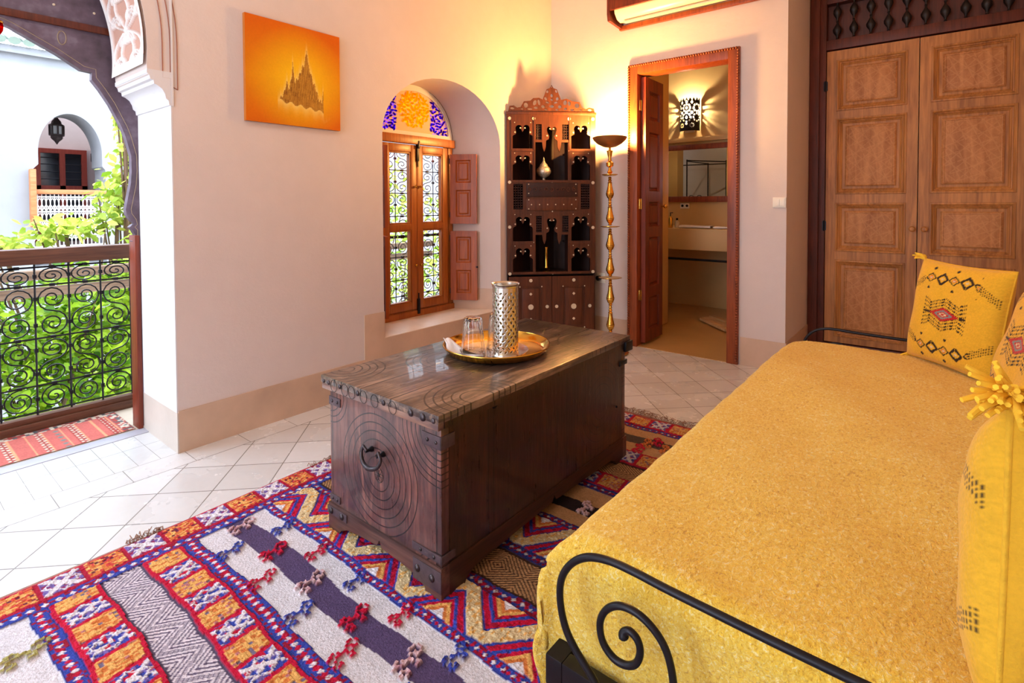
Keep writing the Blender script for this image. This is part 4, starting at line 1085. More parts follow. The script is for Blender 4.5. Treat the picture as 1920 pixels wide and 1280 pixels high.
# tall fluted tea glasses, upside down
def tglass(c,label):
    t=thing('tea_glass',c,label,'glass',group='upturned tea glasses on the tray')
    fl=lambda a,z:1+.035*math.cos(10*a)
    outer=[(.0445,0),(.0440,.004),(.0415,.03),(.0375,.075),(.0345,.112),(.0330,.124),(.030,.130),(.024,.131),(.001,.131)]
    inner=[(.001,.118),(.026,.118),(.0300,.110),(.0350,.072),(.0392,.03),(.0425,.003),(.0432,0)]
    m=MB(); m.lathe(list(reversed(inner))[:0]+outer,60,c,rf=fl,cap=False); m.build('glass_wall',GLASS,t,smooth=60)
    m=MB(); m.lathe(inner,60,c,rf=fl,cap=False); m.lathe([(.0432,0),(.0445,0)],60,c,rf=fl,cap=False); m.build('glass_wall',GLASS,t,smooth=60)
# build both walls as one closed mesh instead (outer+inner loop)
def tglass(c,label):
    t=thing('tea_glass',c,label,'glass',group='upturned tea glasses on the tray')
    fl=lambda a,z:1+.04*math.cos(10*a)
    P=[(.0445,0),(.0440,.004),(.0415,.03),(.0375,.075),(.0345,.112),(.0330,.124),(.030,.130),(.024,.131),(.0005,.131)]
    Q=[(.0005,.118),(.026,.118),(.0300,.110),(.0350,.072),(.0392,.03),(.0425,.003),(.0432,0),(.0445,0)]
    m=MB(); m.lathe(P,60,c,rf=fl,cap=False); m.lathe(Q,60,c,rf=fl,cap=False)
    o=m.build('glass_wall',GLASS,t,smooth=60)
    bm=bmesh.new(); bm.from_mesh(o.data); bmesh.ops.remove_doubles(bm,verts=bm.verts,dist=2e-5); bmesh.ops.recalc_face_normals(bm,faces=bm.faces); bm.to_mesh(o.data); bm.free()
    return t
tglass((-1.378,1.468,PC[2]+.0075),'upturned clear fluted tea glass at the front of the tray, on the white napkin')
tglass((-1.352,1.585,PC[2]+.0050),'upturned clear fluted tea glass half hidden behind the silver vase')
# napkin: a folded strip curling over the rim
m=MB(); n=26; P=np.zeros((n,7,3))
path=[(-1.505,1.452,.5750),(-1.490,1.447,.5735),(-1.470,1.440,.5660),(-1.452,1.432,.5560),(-1.430,1.424,.5475),(-1.400,1.418,.5440),(-1.365,1.418,.5415),(-1.325,1.428,.5412)]
pp=np.array(path); tt=np.linspace(0,len(path)-1,n)
for k in range(3): P[:,:,k]=np.interp(tt,range(len(path)),pp[:,k])[:,None]
wd=np.interp(tt,[0,2,4,7],[.012,.017,.030,.036]); off=np.linspace(-1,1,7)
for j in range(7):
    P[:,j,0]+=off[j]*wd*.45; P[:,j,1]+=off[j]*wd*.9; P[:,j,2]+=.0035*np.sin(off[j]*4+tt)*.6+.0025*off[j]**2
m.grid(P); o=tag(m.build('napkin',WHITEC,smooth=80),'white folded napkin curling over the left rim of the brass tray','napkin'); md=o.modifiers.new('s','SOLIDIFY'); md.thickness=.0018; md.offset=1
# ================================================================= RUG
def rug():
    x0,x1,y0,y1=-2.045,-.12,-.62,2.56; s=.0030
    xs=np.arange(x0,x1,s); ys=np.arange(y0,y1,s); Xg,Yg=np.meshgrid(xs,ys,indexing='ij'); sh=Xg.shape
    r=RNG.rand(*sh); r2=np.kron(RNG.rand(sh[0]//3+1,sh[1]//3+1),np.ones((3,3)))[:sh[0],:sh[1]]; r4=np.kron(RNG.rand(sh[0]//4+1,sh[1]//4+1),np.ones((4,4)))[:sh[0],:sh[1]]
    r5=np.kron(RNG.rand(sh[0]//2+1,sh[1]//4+1),np.ones((2,4)))[:sh[0],:sh[1]]
    C=lambda *a: np.array(rgb(*a))
    RED=C(196,14,58); CRIM=C(150,8,46); BLUE=C(52,70,170); NAVY=C(34,30,62); WHT=C(228,224,232); CRE=C(226,204,158); ORG=C(214,124,62); YEL=C(236,182,104); PUR=C(88,72,112); DRK=C(40,30,36); LAV=C(132,112,190); OLV=C(170,162,96); PNK=C(214,178,182); BRN=C(120,84,58); TAN=C(190,150,108)
    col=np.zeros(sh+(3,)); col[:]=WHT; H=np.zeros(sh)
    wy=Yg+.006*np.sin(Xg*9)+.0025*np.sin(Xg*37)
    def put(mask,c,h=None):
        col[mask]=c
        if h is not None: H[mask]=h
    def flat(y0,y1,c):
        mk=(wy>=y0)&(wy<y1); put(mk,c,0); mot=mk&(((Xg/.0085).astype(int)+(Yg/.0085).astype(int))%2==0); col[mot]=c*.93; return mk
    def dotted(y0,y1,dark=1.):
        mk=(wy>=y0)&(wy<y1); m_=(y0+y1)/2; w=(y1-y0)/2
        put(mk,BLUE*dark,.004); put(mk&(r2>.62),CRIM*dark)
        c=np.mod(Xg,.030)/.030
        dd=np.abs(c-.5)*.030+np.abs(wy-m_)
        put(mk&(dd<w*.42)&(r>.12),WHT*dark*1.02,.005); put(mk&(np.abs(np.mod(Xg+.015,.03)-.015)+np.abs(wy-m_)<w*.42),RED*dark)
        put(mk&(np.abs(wy-m_)>w*.84),BLUE*.6*dark)
    def blocks(y0,y1,px=.086,ph=0,dark=1.,xo=0):
        mk=(wy>=y0)&(wy<y1); h=y1-y0; u=(Xg-xo)/px+ph+.12*(wy-y0)/h; k=np.floor(u).astype(int); f=u-k; v=(wy-y0)/h
        a=mk&(k%2==0); b=mk&(k%2!=0)
        put(a,YEL*dark,.009); put(a&(r5>.66),ORG*dark); put(a&(r2>.90),C(190,120,120)*dark); put(a&(r2<.04),C(120,110,140)*dark)
        put(b,BLUE*dark,.008); put(b&(r2>.45),LAV*dark*.8); put(b&(r4>.78),RED*dark)
        dd=np.abs(np.abs(f-.5)-np.abs(v-.5)*.8); put(b&(dd<.09)&(r2>.2),WHT*dark,.010)
        put(b&(np.abs(np.abs(f-.5)+np.abs(v-.5)-.38)<.06)&(r>.25),WHT*dark,.010)
        put(mk&((f<.07)|(f>.93)|(v<.10)|(v>.90)),RED*dark,.007)
    def chev(y0,y1,dark=1.,dia=False):
        mk=(wy>=y0)&(wy<y1); h=y1-y0; v=(wy-y0)/h
        A=C(96,84,112)*dark if not dia else C(70,46,34); B=C(224,216,226)*dark if not dia else C(188,146,102)
        if dia: q=np.abs(np.mod(Xg,.19)/.19-.5)*2*.095*1.0+np.abs(v-.5)*h*1.25; ln=np.mod(q/.0155,1)<.45; put(mk,B,0); put(mk&ln,A)
        else:
            tri=np.abs(np.mod(Xg+.04,.115)/.115-.5)*2     # 0..1 zigzag
            edge=np.abs(v-(.12+.76*tri)); q=(v-(.12+.76*tri))*h
            up=q>0
            q2=np.where(up,(v-1)*h*0+np.abs(q),np.abs(q))
            ln=np.mod(q2/.0190,1)<.42; put(mk,B,0); put(mk&ln,A)
            rail=mk&(np.abs(q)<.010); put(rail,B); put(rail&(np.mod((Xg+Yg)/.0075,1)<.5),A)
        put(mk&((v<.06)|(v>.94)),A*.8); 
    def zig(y0,y1,xo,period=.25,dark=1.):
        mk=(wy>=y0)&(wy<y1); h=y1-y0; v=(wy-y0)/h
        t=np.abs(np.mod(Xg-xo,period)/period-.5)*2
        d=(v-(1-t))
        put(mk,RED*dark,.008); put(mk&(r4>.85),CRIM*dark)
        ad=np.abs(d); put(mk&(ad<.20),CRE*dark,.011); put(mk&(ad<.20)&(r5>.8),YEL*dark)
        for s,o in ((1,.5),(-1,.5)):
            vv=np.where(s>0,v,1-v); cx_=np.abs(np.mod(Xg-xo+(0 if s>0 else period/2),period)/period-.5)*2
            tri=(vv+cx_*1.0)
            put(mk&(d*s<-.20)&(ad>.42)&(ad<.52),BLUE*dark,.009)
            put(mk&(d*s<-.20)&(ad>=.62)&(ad<.72),YEL*dark); put(mk&(d*s<-.20)&(ad>=.72)&(ad<.82),ORG*dark); put(mk&(d*s<-.20)&(ad>=.82),WHT*dark)
        put(mk&(ad>.20)&(ad<.26),BLUE*dark*.9)
    def motif(cx_,cy_,c,c2,sc=1.,alt=True):
        pat=["..##....",".#..#.##",".#.##..#","..##..#.","...###..","..#.##..","##...#..","#.#.#...","##.##...",".###...."] 
        pat=[".##...","#..#..","#.##..",".#..##","..##.#","..#...",".##...","#.#.##","##.#.#",".#..#."]
        ps=.0094*sc; n=len(pat)
        for i,row in enumerate(pat):
            for j,ch in enumerate(row):
                if ch=='#':
                    yy=cy_+(n/2-i-.5)*ps+ (0); xx=cx_+(j-2.5)*ps*.95+(n/2-i)*ps*-.12
                    mk=(np.abs(Xg-xx)<ps*.50)&(np.abs(Yg-yy)<ps*.52); put(mk,c if (i+j)%3 or c2 is None else c2,.010)
    # ---- flat-woven and pile bands, far to near; the far ones have shade darkened into their colours
    put(wy>=2.53,C(150,96,84),0)
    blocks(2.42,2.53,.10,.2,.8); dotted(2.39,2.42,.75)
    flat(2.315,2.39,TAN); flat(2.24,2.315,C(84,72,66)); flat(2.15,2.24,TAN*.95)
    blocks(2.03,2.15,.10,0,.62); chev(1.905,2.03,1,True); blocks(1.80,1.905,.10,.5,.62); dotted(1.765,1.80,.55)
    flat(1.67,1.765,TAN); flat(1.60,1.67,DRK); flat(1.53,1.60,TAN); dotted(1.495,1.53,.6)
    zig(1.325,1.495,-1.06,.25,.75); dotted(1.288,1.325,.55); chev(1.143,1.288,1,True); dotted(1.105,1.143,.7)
    zig(.957,1.105,-.905,.27); dotted(.925,.957)
    W2=C(226,224,232)
    flat(.862,.925,W2); flat(.786,.862,PUR); flat(.702,.786,W2); dotted(.655,.702)
    blocks(.545,.655,.086,0,1,-1.882); chev(.44,.545); blocks(.325,.44,.086,0.3,1,-1.882); dotted(.283,.325)
    flat(.20,.283,W2); flat(.12,.20,W2*.98); flat(.04,.12,PUR); flat(-.04,.04,W2); dotted(-.08,-.04); zig(-.24,-.08,-1.0); dotted(-.28,-.24); blocks(-.62,-.28,.1)
    # motifs on the flat stripes
    k=0; x=-1.845
    while x<-.3:
        motif(x,.822,PNK if k%2==0 else RED,None if k%2 else C(190,140,150)); x+=.2155; k+=1
    k=0; x=-1.725
    while x<-.3:
        motif(x,.903,BLUE if k%2==0 else RED,C(60,50,110) if k%2==0 else None,.85); motif(x-.012,.738,BLUE if k%2==0 else RED,C(90,60,110) if k%2==0 else None,.95); x+=.205; k+=1
    for i in range(6): motif(-1.728+i*.22,.25,OLV,None,1.05)
    for x,y,c in ((-1.01,2.30,RED),(-1.04,2.26,ORG),(-.95,2.25,ORG),(-1.05,2.19,RED),(-.99,1.64,PNK),(-.86,1.64,RED)): motif(x,y,c,None,.9)
    # left border along the rug
    bx=Xg+.004*np.sin(Yg*14)
    mk=(bx<-1.928)
    v=(Yg/.105); kk=np.floor(v).astype(int); f=v-kk
    a=mk&(kk%2==0); b=mk&(kk%2!=0)
    put(a,ORG,.009); put(a&(r2>.55),C(204,66,60)); put(a&(r5>.7),YEL); put(a&(r2<.10),C(110,40,70))
    put(b,C(150,40,90),.008); put(b&(r2>.4),LAV*.8); w_=(bx+1.985)/.055
    put(b&(np.abs(np.abs(w_)-np.abs(f-.5)*2)<.22),WHT,.01); put(b&(np.abs(np.abs(w_)+np.abs(f-.5)*2-.8)<.12)&(r>.3),WHT,.01)
    put(mk&((f<.06)|(f>.94)|(bx<-2.028)|(bx>-1.940)),C(176,20,56),.007)
    mk=(bx>=-1.928)&(bx<-1.890); put(mk,BLUE,.005); put(mk&(r2>.6),CRIM)
    dd=np.abs(np.mod(Yg,.03)-.015)+np.abs(bx+1.909); put(mk&(dd<.009)&(r>.15),WHT,.006); put(mk&(bx>-1.896),BLUE*.7)
    put(Xg<-2.036,C(196,70,84),.004)
    col*= (.86+.28*r[...,None]); 
    Hn=H*(.75+.5*r2)*.8
    # slight waviness at the edges
    ed=np.clip((Xg-x0)/.02,0,1)*np.clip((y1-Yg)/.02,0,1)
    Z=.004+Hn*ed
    Xo=Xg+.010*np.sin(Yg*3.1+.6)*np.clip(1-(Xg-x0)/.4,0,1)
    g=MB(); g.grid(np.stack([Xo,Yg,Z],-1),np.clip(col,0,1))
    # skirt down to the floor
    return g
rg_=rug(); rgo=rg_.build('area_rug',RUGM,smooth=0); tag(rgo,'large red, blue and cream patterned wool rug under the chest and daybed','rug')
m=MB(); m.box(-2.043,-.125,-.615,2.556,.0005,.0038); m.build('rug_backing',FRINGE,rgo)
m=MB(); rr=random.Random(4)
def tuft(x,y,dx,dy,L):
    pts=[(x,y,.006)]
    for k in range(1,5):
        pts.append((x+dx*L*k/4+rr.uniform(-.006,.006),y+dy*L*k/4+rr.uniform(-.006,.006),.006+rr.uniform(0,.012)*(k<4)))
    m.tube(pts,.0016,4)
for i in range(260):
    x=-1.95+i*.0068; tuft(x,2.556,rr.uniform(-.9,.7),rr.uniform(.5,1),rr.uniform(.03,.085))
m.build('fringe',FRINGE,rgo,split=False)
m=MB()
for yc,n in ((.60,26),(1.28,46)):
    if n==46: m.build('fringe',FRINGE,rgo,split=False); m=MB()
    for i in range(n): tuft(-2.035+rr.uniform(-.004,.004),yc+rr.uniform(-.055,.055) if n==26 else yc+rr.uniform(-.10,.10),-rr.uniform(.3,1),rr.uniform(-.6,.9),rr.uniform(.015,.04))
m.build('fringe',FRINGE,rgo,split=False)
# ================================================================= KILIM on the gallery
def kilim():
    x0,x1,y0,y1=-3.415,-3.065,-1.2,.865; s=.005
    xs=np.arange(x0,x1,s); ys=np.arange(y0,y1,s); Xg,Yg=np.meshgrid(xs,ys,indexing='ij'); sh=Xg.shape
    r=RNG.rand(*sh); r2=np.kron(RNG.rand(sh[0]//3+1,sh[1]//3+1),np.ones((3,3)))[:sh[0],:sh[1]]
    C=lambda *a: np.array(rgb(*a)); R=C(190,98,88); D=C(160,66,60); W=C(206,190,170); G=C(120,120,116)
    col=np.zeros(sh+(3,)); col[:]=R
    f=np.mod(Yg,.062)/.062; k=np.floor(Yg/.062).astype(int)
    col[f<.10]=C(224,150,110)
    z=(f>.55)&(k%2==0); col[z]=D; zz=z&(np.abs(f-.78-.12*np.sign(np.sin(Xg*190)))<.07); col[zz]=W
    z2=(f>.60)&(k%4==1)&(np.abs(np.mod(Xg,.05)-.025)+np.abs(f-.8)*.06<.013); col[z2]=G
    b=(Xg<x0+.05)|(Yg>y1-.05); col[b]=D; col[b&(r2>.45)]=W*.95; col[b&(r2>.8)]=C(90,90,90)
    col*=(.9+.2*r[...,None]); g=MB(); g.grid(np.stack([Xg,Yg,.0075+.001*r],-1),np.clip(col,0,1)); return g
ko=kilim().build('kilim_runner',KILIMM,smooth=0); tag(ko,'faded red striped kilim runner lying on the gallery floor beyond the arch','rug')
m=MB(); m.box(-3.413,-3.067,-1.198,.863,.0035,.0072); m.build('kilim_backing',FRINGE,ko)
# ================================================================= DAYBED
BX0,BX1,BY0,BY1,BT=-.565,.385,.862,2.83,.452
t=thing('daybed',(-.09,1.85,0),'black wrought-iron daybed frame with scrolled ends under the yellow blanket','bed')
m=MB()
m.box(BX0-.006,BX0+.030,BY0-.062,BY1+.04,.205,.262,bev=.003); m.box(BX1-.03,BX1,BY0-.06,BY1+.04,.205,.262,bev=.003)
m.box(BX0+.03,BX1-.03,BY0-.062,BY0-.032,.205,.262,bev=.003); m.box(BX0+.03,BX1-.03,BY1+.01,BY1+.04,.205,.262,bev=.003)
m.build('rail_frame',IRON,t)
for x in (BX0+.012,BX1-.016):
    for y in (BY0-.045,BY1+.022):
        m=MB(); m.box(x-.016,x+.016,y-.016,y+.016,.012 if y<2.56 else 0,.205,bev=.003); m.build('leg',IRON,t)
m=MB(); m.box(BX0+.035,BX1-.035,BY0-.02,BY1,.215,.235); m.build('slat_base',DARKW,t)
MATT=plain('mattress_ticking',rgb(220,206,180),rough=.9)
m=MB(); m.box(BX0+.02,BX1-.02,BY0+.02,BY1-.02,.238,.425,bev=.03); o=tag(m.build('mattress',MATT),'mattress under the yellow wool blanket','mattress')
def bed_end(y,name):
    cx_=(BX0+BX1)/2
    def half(s):
        f=lambda p:[(cx_+s*(a-cx_),y,b) for a,b in p]
        outer=[(-.444,.270),(-.462,.290),(-.497,.322),(-.517,.352),(-.527,.395),(-.523,.435),(-.502,.470),(-.470,.494),(-.430,.505),(-.385,.506),(-.33,.503),(-.26,.501),(-.18,.499),(cx_,.498)]
        inner=[(-.318,.262),(-.316,.33),(-.320,.375),(-.331,.408),(-.352,.430),(-.380,.441),(-.410,.438),(-.434,.420),(-.446,.392),(-.441,.362),(-.421,.345),(-.398,.345),(-.380,.358),(-.373,.380),(-.378,.398),(-.392,.405),(-.402,.397),(-.401,.386)]
        m=MB()
        def sm(p):
            P=np.array([q for q in p]); n=len(P); out=[]
            for i in range(n-1):
                p0,p1,p2,p3=P[max(i-1,0)],P[i],P[i+1],P[min(i+2,n-1)]
                for k in range(5):
                    u=k/5; out.append(tuple(.5*((2*p1)+(-p0+p2)*u+(2*p0-5*p1+4*p2-p3)*u*u+(-p0+3*p1-3*p2+p3)*u**3)))
            out.append(tuple(P[-1])); return out
        m.tube(sm(f(outer)),.0066,10); m.build('outer_scroll',IRON,t,smooth=60)
        m=MB(); q=sm(f(inner)); m.tube(q,[.0062]*(len(q)-8)+[.0066,.0070,.0076,.0082,.0088,.0088,.0070,.0030],10); m.build('inner_scroll',IRON,t,smooth=60)
    half(1); half(-1)
bed_end(BY0-.078,'near'); bed_end(BY1+.055,'far')
# blanket draped over the mattress
def blanket():
    n,mm=170,300
    W=(BX1-BX0)+.02; Ln=BY1-BY0+.02
    dl=.20; dn=.30; df=.12   # drops: left, near, far
    us=np.linspace(-dl,W,n); vs=np.linspace(-dn,Ln+df,mm)
    U,V=np.meshgrid(us,vs,indexing='ij')
    R=.045
    def fold(a,lo,hi):
        # arc-length param to (pos,drop)
        pos=np.clip(a,lo,hi); drop=np.maximum(lo-a,0)+np.maximum(a-hi,0)
        return pos,drop
    x,dx=fold(U,0,W+9); y,dy=fold(V,0,Ln)
    def prof(e,d,sgn):
        # rounded edge: e = inside distance to edge
        th=np.clip((d-e+R)/(R*1.57),0,1)*PI/2
        return th
    # left edge
    ul=-U; tl=np.clip((ul+R)/(R*PI/2),0,1)*PI/2; ex=np.maximum(ul+R-R*PI/2,0)
    px=np.where(U<R,R-R*np.sin(tl),U); zl=-(R-R*np.cos(tl))-ex
    vn=-V; tn=np.clip((vn+R)/(R*PI/2),0,1)*PI/2; ey=np.maximum(vn+R-R*PI/2,0)
    py=np.where(V<R,R-R*np.sin(tn),V); zn=-(R-R*np.cos(tn))-ey
    vf=V-Ln; tf=np.clip((vf+R)/(R*PI/2),0,1)*PI/2; ef=np.maximum(vf+R-R*PI/2,0)
    py=np.where(V>Ln-R,Ln-R+R*np.sin(tf),py); zf=-(R-R*np.cos(tf))-ef
    Z=np.minimum(zl,np.minimum(zn,zf))
    # corner: cloth from both drops bunches outward
    cb=np.clip(np.minimum(-zl,-zn)/.1,0,1); cf=np.clip(np.minimum(-zl,-zf)/.1,0,1)
    Xp=BX0-.012+px; Yp=BY0-.012+py
    Z=BT+Z
    Xp=Xp-.030*cb-.012*cf+ .010*np.sin(V*38)*np.clip(-zl/.12,0,1)
    Yp=Yp-.014*cb+.004*np.sin(U*26+1)*np.clip(-zn/.15,0,1)
    # rounded far-left corner
    ux=np.clip(.16-(Xp-BX0),0,.16); uy=np.clip(.16-(BY1-Yp),0,.16); d=np.sqrt(ux**2+uy**2); k=np.where(d>.16,.16/np.maximum(d,1e-6),1)
    Xp=np.where(d>.16,BX0+.16-ux*k,Xp); Yp=np.where(d>.16,BY1-.16+uy*k,Yp)
    top=np.clip(1-(-np.minimum(zl,np.minimum(zn,zf)))/.03,0,1)
    Z=Z+top*(.006*np.sin(Xp*7+1)*np.sin(Yp*5)+.004*np.sin(Xp*13+Yp*9)+.004*np.exp(-((Yp-2.2)/.35)**2)) 
    rz=RNG.rand(n,mm)*.0016; Z=Z+rz
    Z=np.maximum(Z,.285-.0*Z) if 0 else Z
    g=MB(); g.grid(np.stack([Xp,Yp,Z],-1)); return g
bo=blanket().build('yellow_blanket',BLANKET,smooth=180); tag(bo,'thick mottled mustard-yellow wool blanket spread over the daybed','blanket')
md=bo.modifiers.new('s','SOLIDIFY'); md.thickness=.006; md.offset=1
# ================================================================= CUSHIONS
def Cc(*a): return np.array(rgb(*a))
def pattern(U,V):
    """face colours of the mustard cushions; U right, V up in -1..1"""
    sh=U.shape; col=np.zeros(sh+(3,)); col[:]=Cc(232,180,46); r=RNG.rand(*sh); BK=Cc(44,30,22); RD=Cc(190,34,34); GR=Cc(128,140,140); OR=Cc(222,120,40); CR=Cc(220,200,160)
    def put(m,c): col[m]=c
    def chain(s,shift):
        sg=s
        cl=np.where(np.abs(U)<.52,.66,.66-(np.abs(U)-.52)*.62)
        dv=V*sg-cl
        per=.27; u=np.mod(U+shift,per)-per/2; k=np.floor((U+shift)/per).astype(int)
        q=np.abs(u)/.115+np.abs(dv)/.085; on=(np.abs(U)<.60)
        put(on&(np.abs(q-1)<.17),BK); put(on&(q<.55)&(k%2==0),OR); put(on&(q<.3),CR)
        u2=np.mod(U+shift+per/2,per)-per/2
        put(on&(np.abs(np.abs(u2)*.9-np.abs(dv)*1.0)<.018)&(np.abs(dv)<.13)&(k%2==1),BK)
        for o in (-.20,.20):
            put(on&(np.abs(u)<.035)&(np.abs(dv-o)<.016)&(k%2==0),BK); put((np.abs(u)<.014)&on&(np.abs(dv-o)<.030)&(k%2==0),BK)
        w=(np.abs(U)>=.60)&(np.abs(U)<.97)
        put(w&(np.abs(dv)<.07)&(np.mod(U/.035,1)<.55)&(np.mod(dv/.045,1)<.6),BK)
        return
    chain(1,.05); chain(-1,.02)
    W=.47
    for j,off in enumerate((.0,.058,.116,.17)):
        top=.13+off-.13*np.minimum(np.abs(U),.33)/.33*.95+np.clip(np.abs(U)-.33,0,1)*.35+off*.25*(np.abs(U)>.33)
        on=(np.abs(U)<W)&(np.abs(np.abs(V)-top)<.016)&(np.mod(U/.030,1)<.66); put(on,BK)
    d=np.abs(U)/.34+np.abs(V)/.135
    put(d<1.0,RD); put((d<.66),GR); put((d<.45),RD); put(d<.30,CR); put(d<.16,RD)
    put((np.abs(V)<.012)&(np.abs(U)>.33)&(np.abs(U)<W),BK)
    col*=(.93+.14*r[...,None]); return col
def pillow_mesh(w,h,T,n=120,seed=0,pat=True,slump=0):
    u=np.linspace(-1,1,n); U,V=np.meshgrid(u,u,indexing='ij')
    pin=1-.05*(1-np.abs(U)**2)*np.abs(V)**6; pin2=1-.05*(1-np.abs(V)**2)*np.abs(U)**6
    e=np.clip((1-U**4)*(1-V**4),0,1)**.55
    wr=.012*np.sin(U*9+seed)*np.sin(V*7+seed*2)*e
    g=MB()
    for s in (-1,1):
        X_=U*w/2*pin2; Z_=V*h/2*pin; Z_=(Z_+h/2)*(1-slump*(1-U)/2)-h/2; Y_=s*(T/2*e+wr*.25+.0015)
        if s>0: P=np.stack([X_,Y_,Z_],-1)[::-1]; c=np.zeros(P.shape); c[:]=Cc(232,180,46)
        else: P=np.stack([X_,Y_,Z_],-1); c=pattern(U,V) if pat else None
        g.grid(P,c)
    return g
def yarn_tassel(m,c,d,L,n,seed,r=.004,spread=.6):
    rr=random.Random(seed); d=Vector(d).normalized()
    for i in range(n):
        v=(d+Vector((rr.uniform(-1,1),rr.uniform(-1,1),rr.uniform(-1,1)))*spread).normalized(); l=L*rr.uniform(.6,1.1)
        p=Vector(c); q=p+v*l*.5; e=q+(v+Vector((rr.uniform(-.3,.3),rr.uniform(-.3,.3),-.7))).normalized()*l*.5
        m.tube([p,p+v*l*.25,q,e],[r*.8,r,r,r*.8],6)
def cushion(loc,rot,w,h,T,label,seed,tass=(( -1,1),(-1,-1),(1,1),(1,-1)),TL=.045,TN=14,TR=.0042,slump=0):
    t=thing('cushion',loc,label,'cushion',rot=rot,group='mustard kilim cushions on the daybed')
    SL=lambda u,z:(z+h/2)*(1-slump*(1-u)/2)-h/2
    o=pillow_mesh(w,h,T,seed=seed,slump=slump).build('cushion_cover',CUSHM,t,local=True,smooth=180)
    m=MB(); k=.985
    pts=[]
    for a in range(4):
        for i in range(14):
            f=-1+2*i/14; U_,V_=[(f,-1),(1,f),(-f,1),(-1,-f)][a]
            pts.append((U_*w/2*(1-.05*(1-V_**2)*abs(U_)**6),0,SL(U_,V_*h/2*(1-.05*(1-U_**2)*abs(V_)**6))))
    m.tube(pts,.0035,6,closed=True); m.build('piping',CUSHB,t,local=True,smooth=60)
    for i,(a,b) in enumerate(tass):
        m=MB(); yarn_tassel(m,(a*w/2*.985,0,SL(a,b*h/2*.985)),(a,0,b),TL,TN,seed*9+i,TR,.55); m.build('tassel',YARN,t,local=True,smooth=60)
    return t
D=math.radians
cushion((.035,2.655,BT+.208),(D(-9),D(1),D(-49)),.40,.405,.11,'mustard kilim cushion with a red diamond standing at the far end of the daybed',1,tass=((-1,1),(-1,-1)))
cushion((.225,2.18,BT+.205),(D(-16),D(2),D(-80)),.44,.43,.12,'mustard kilim cushion cut by the right picture edge, overlapping the far cushion',2)
cushion((.098,1.072,BT+.200),(D(-1),D(0),D(-101)),.42,.41,.118,'nearest mustard cushion with a big yarn tassel, seen edge-on at right',3,TL=.062,TN=70,TR=.0040,slump=.42,tass=((1,1),))
WORLD_STR=5.8; SUN_E=1.6; TOP_FILL=10; REAR_FILL=32; EXPO=0.42
# ================================================================= ARCH SCREEN (painted wood) and GALLERY
sx0,sx1=-3.125,-3.085
half=[(.878,0),(.878,.90),(.871,.921),(.884,.951),(.872,.975),(.861,.989),(.872,1.0),(.883,1.006),(.868,1.02),(.850,1.05),(.847,1.075),(.853,1.11),(.859,1.142),(.870,1.20),(.875,1.264),(.874,1.337),(.853,1.426),(.839,1.468),(.792,1.572),(.755,1.635),(.725,1.678),(.727,1.711),(.686,1.715),(.601,1.77),(.449,1.85),(.30,1.90),(.10,1.935),(-.09,1.95)]
hole=half+[(-.18-y,z) for y,z in reversed(half[:-1])]
outl=[(-1.10,0),(-1.10,2.78),(.905,2.78),(.905,0)]
t=thing('arch_screen',(-3.1,-.09,0),'dark painted cedar screen with a scalloped keyhole arch set in the wide arch','screen')
m=MB(); m.prism([[(.905,0),(.905,2.78),(-1.085,2.78),(-1.085,0)]+list(reversed(hole))],sx0,sx1,YZ)
SCR=Mt('painted_screen_wood'); P=SCR.pos(); x_,y_,z_=SCR.xyz(P)
n1=SCR.noise(7,4,vec=P); n2=SCR.noise(22,3,vec=P)
SCR.set(color=SCR.ramp(n1*.6+n2*.4,[(.3,rgb(62,48,56)),(.55,rgb(98,80,94)),(.75,rgb(132,120,132))]),rough=.55); SCR.bump(n2,.2,.003)
sc=m.build('arched_board',SCR.m,t,smooth=25)
m=MB()      # scalloped painted border following the opening
BORD=plain('painted_scallop',rgb(150,128,104),rough=.6,bump=0)
hp=[Vector((0,*p)) for p in hole]
def offs(d):
    out=[]
    for i in range(2,len(hole)-2):
        a=Vector(hole[max(i-2,0)]); b=Vector(hole[min(i+2,len(hole)-1)]); tt_=(b-a).normalized(); nn=Vector((tt_.y,-tt_.x)); out.append((sx1+.001,hole[i][0]+nn.x*d,hole[i][1]+nn.y*d))
    return [p for p in out if p[1]<.903]
m.tube(offs(.022),.0016,4); 
m.build('painted_edge_line',BORD,t)
m=MB(); m.box(sx1,sx1+.018,-1.085,.899,1.893,1.925,bev=.005); m.box(sx1,sx1+.012,-1.085,.899,2.10,2.12,bev=.003); m.box(sx1,sx1+.02,-1.085,.899,2.40,2.44,bev=.003); m.build('moulding',DARKW,t)
m=MB(); 
for i in range(14):
    for z,dy in ((1.985,0),(2.055,.06),(2.17,.03)): m.lathe([(.006,0),(.005,.004),(.001,.006)],6,(sx1,-1.0+i*.145+dy,z),Matrix.Rotation(PI/2,3,'Y'))
m.build('stud',BONE,t)
m=MB(); m.box(-3.14,-3.052,.872,.893,0,.95,bev=.004); m.box(-3.14,-3.052,-1.075,-1.054,0,.95,bev=.004); m.build('jamb_post',DOORRED,t)
m=MB()     # painted medallions on the board
for cy_,cz_,r in ((.62,1.845,.03),(.30,1.86-.0+.12-.09,.025)):
    m.tube([(sx1+.001,p,q) for p,q in ellip(cy_,cz_,r*.5,r,20)],.0022,4,closed=True)
m.build('painted_medallion',BORD,t)
# gallery floor slab
m=MB(); m.box(-3.52,-3.06,-4,6,-.22,.0035); struct('floor_gallery',m,plain('gallery_floor',rgb(186,170,150),rough=.7,var=.12))
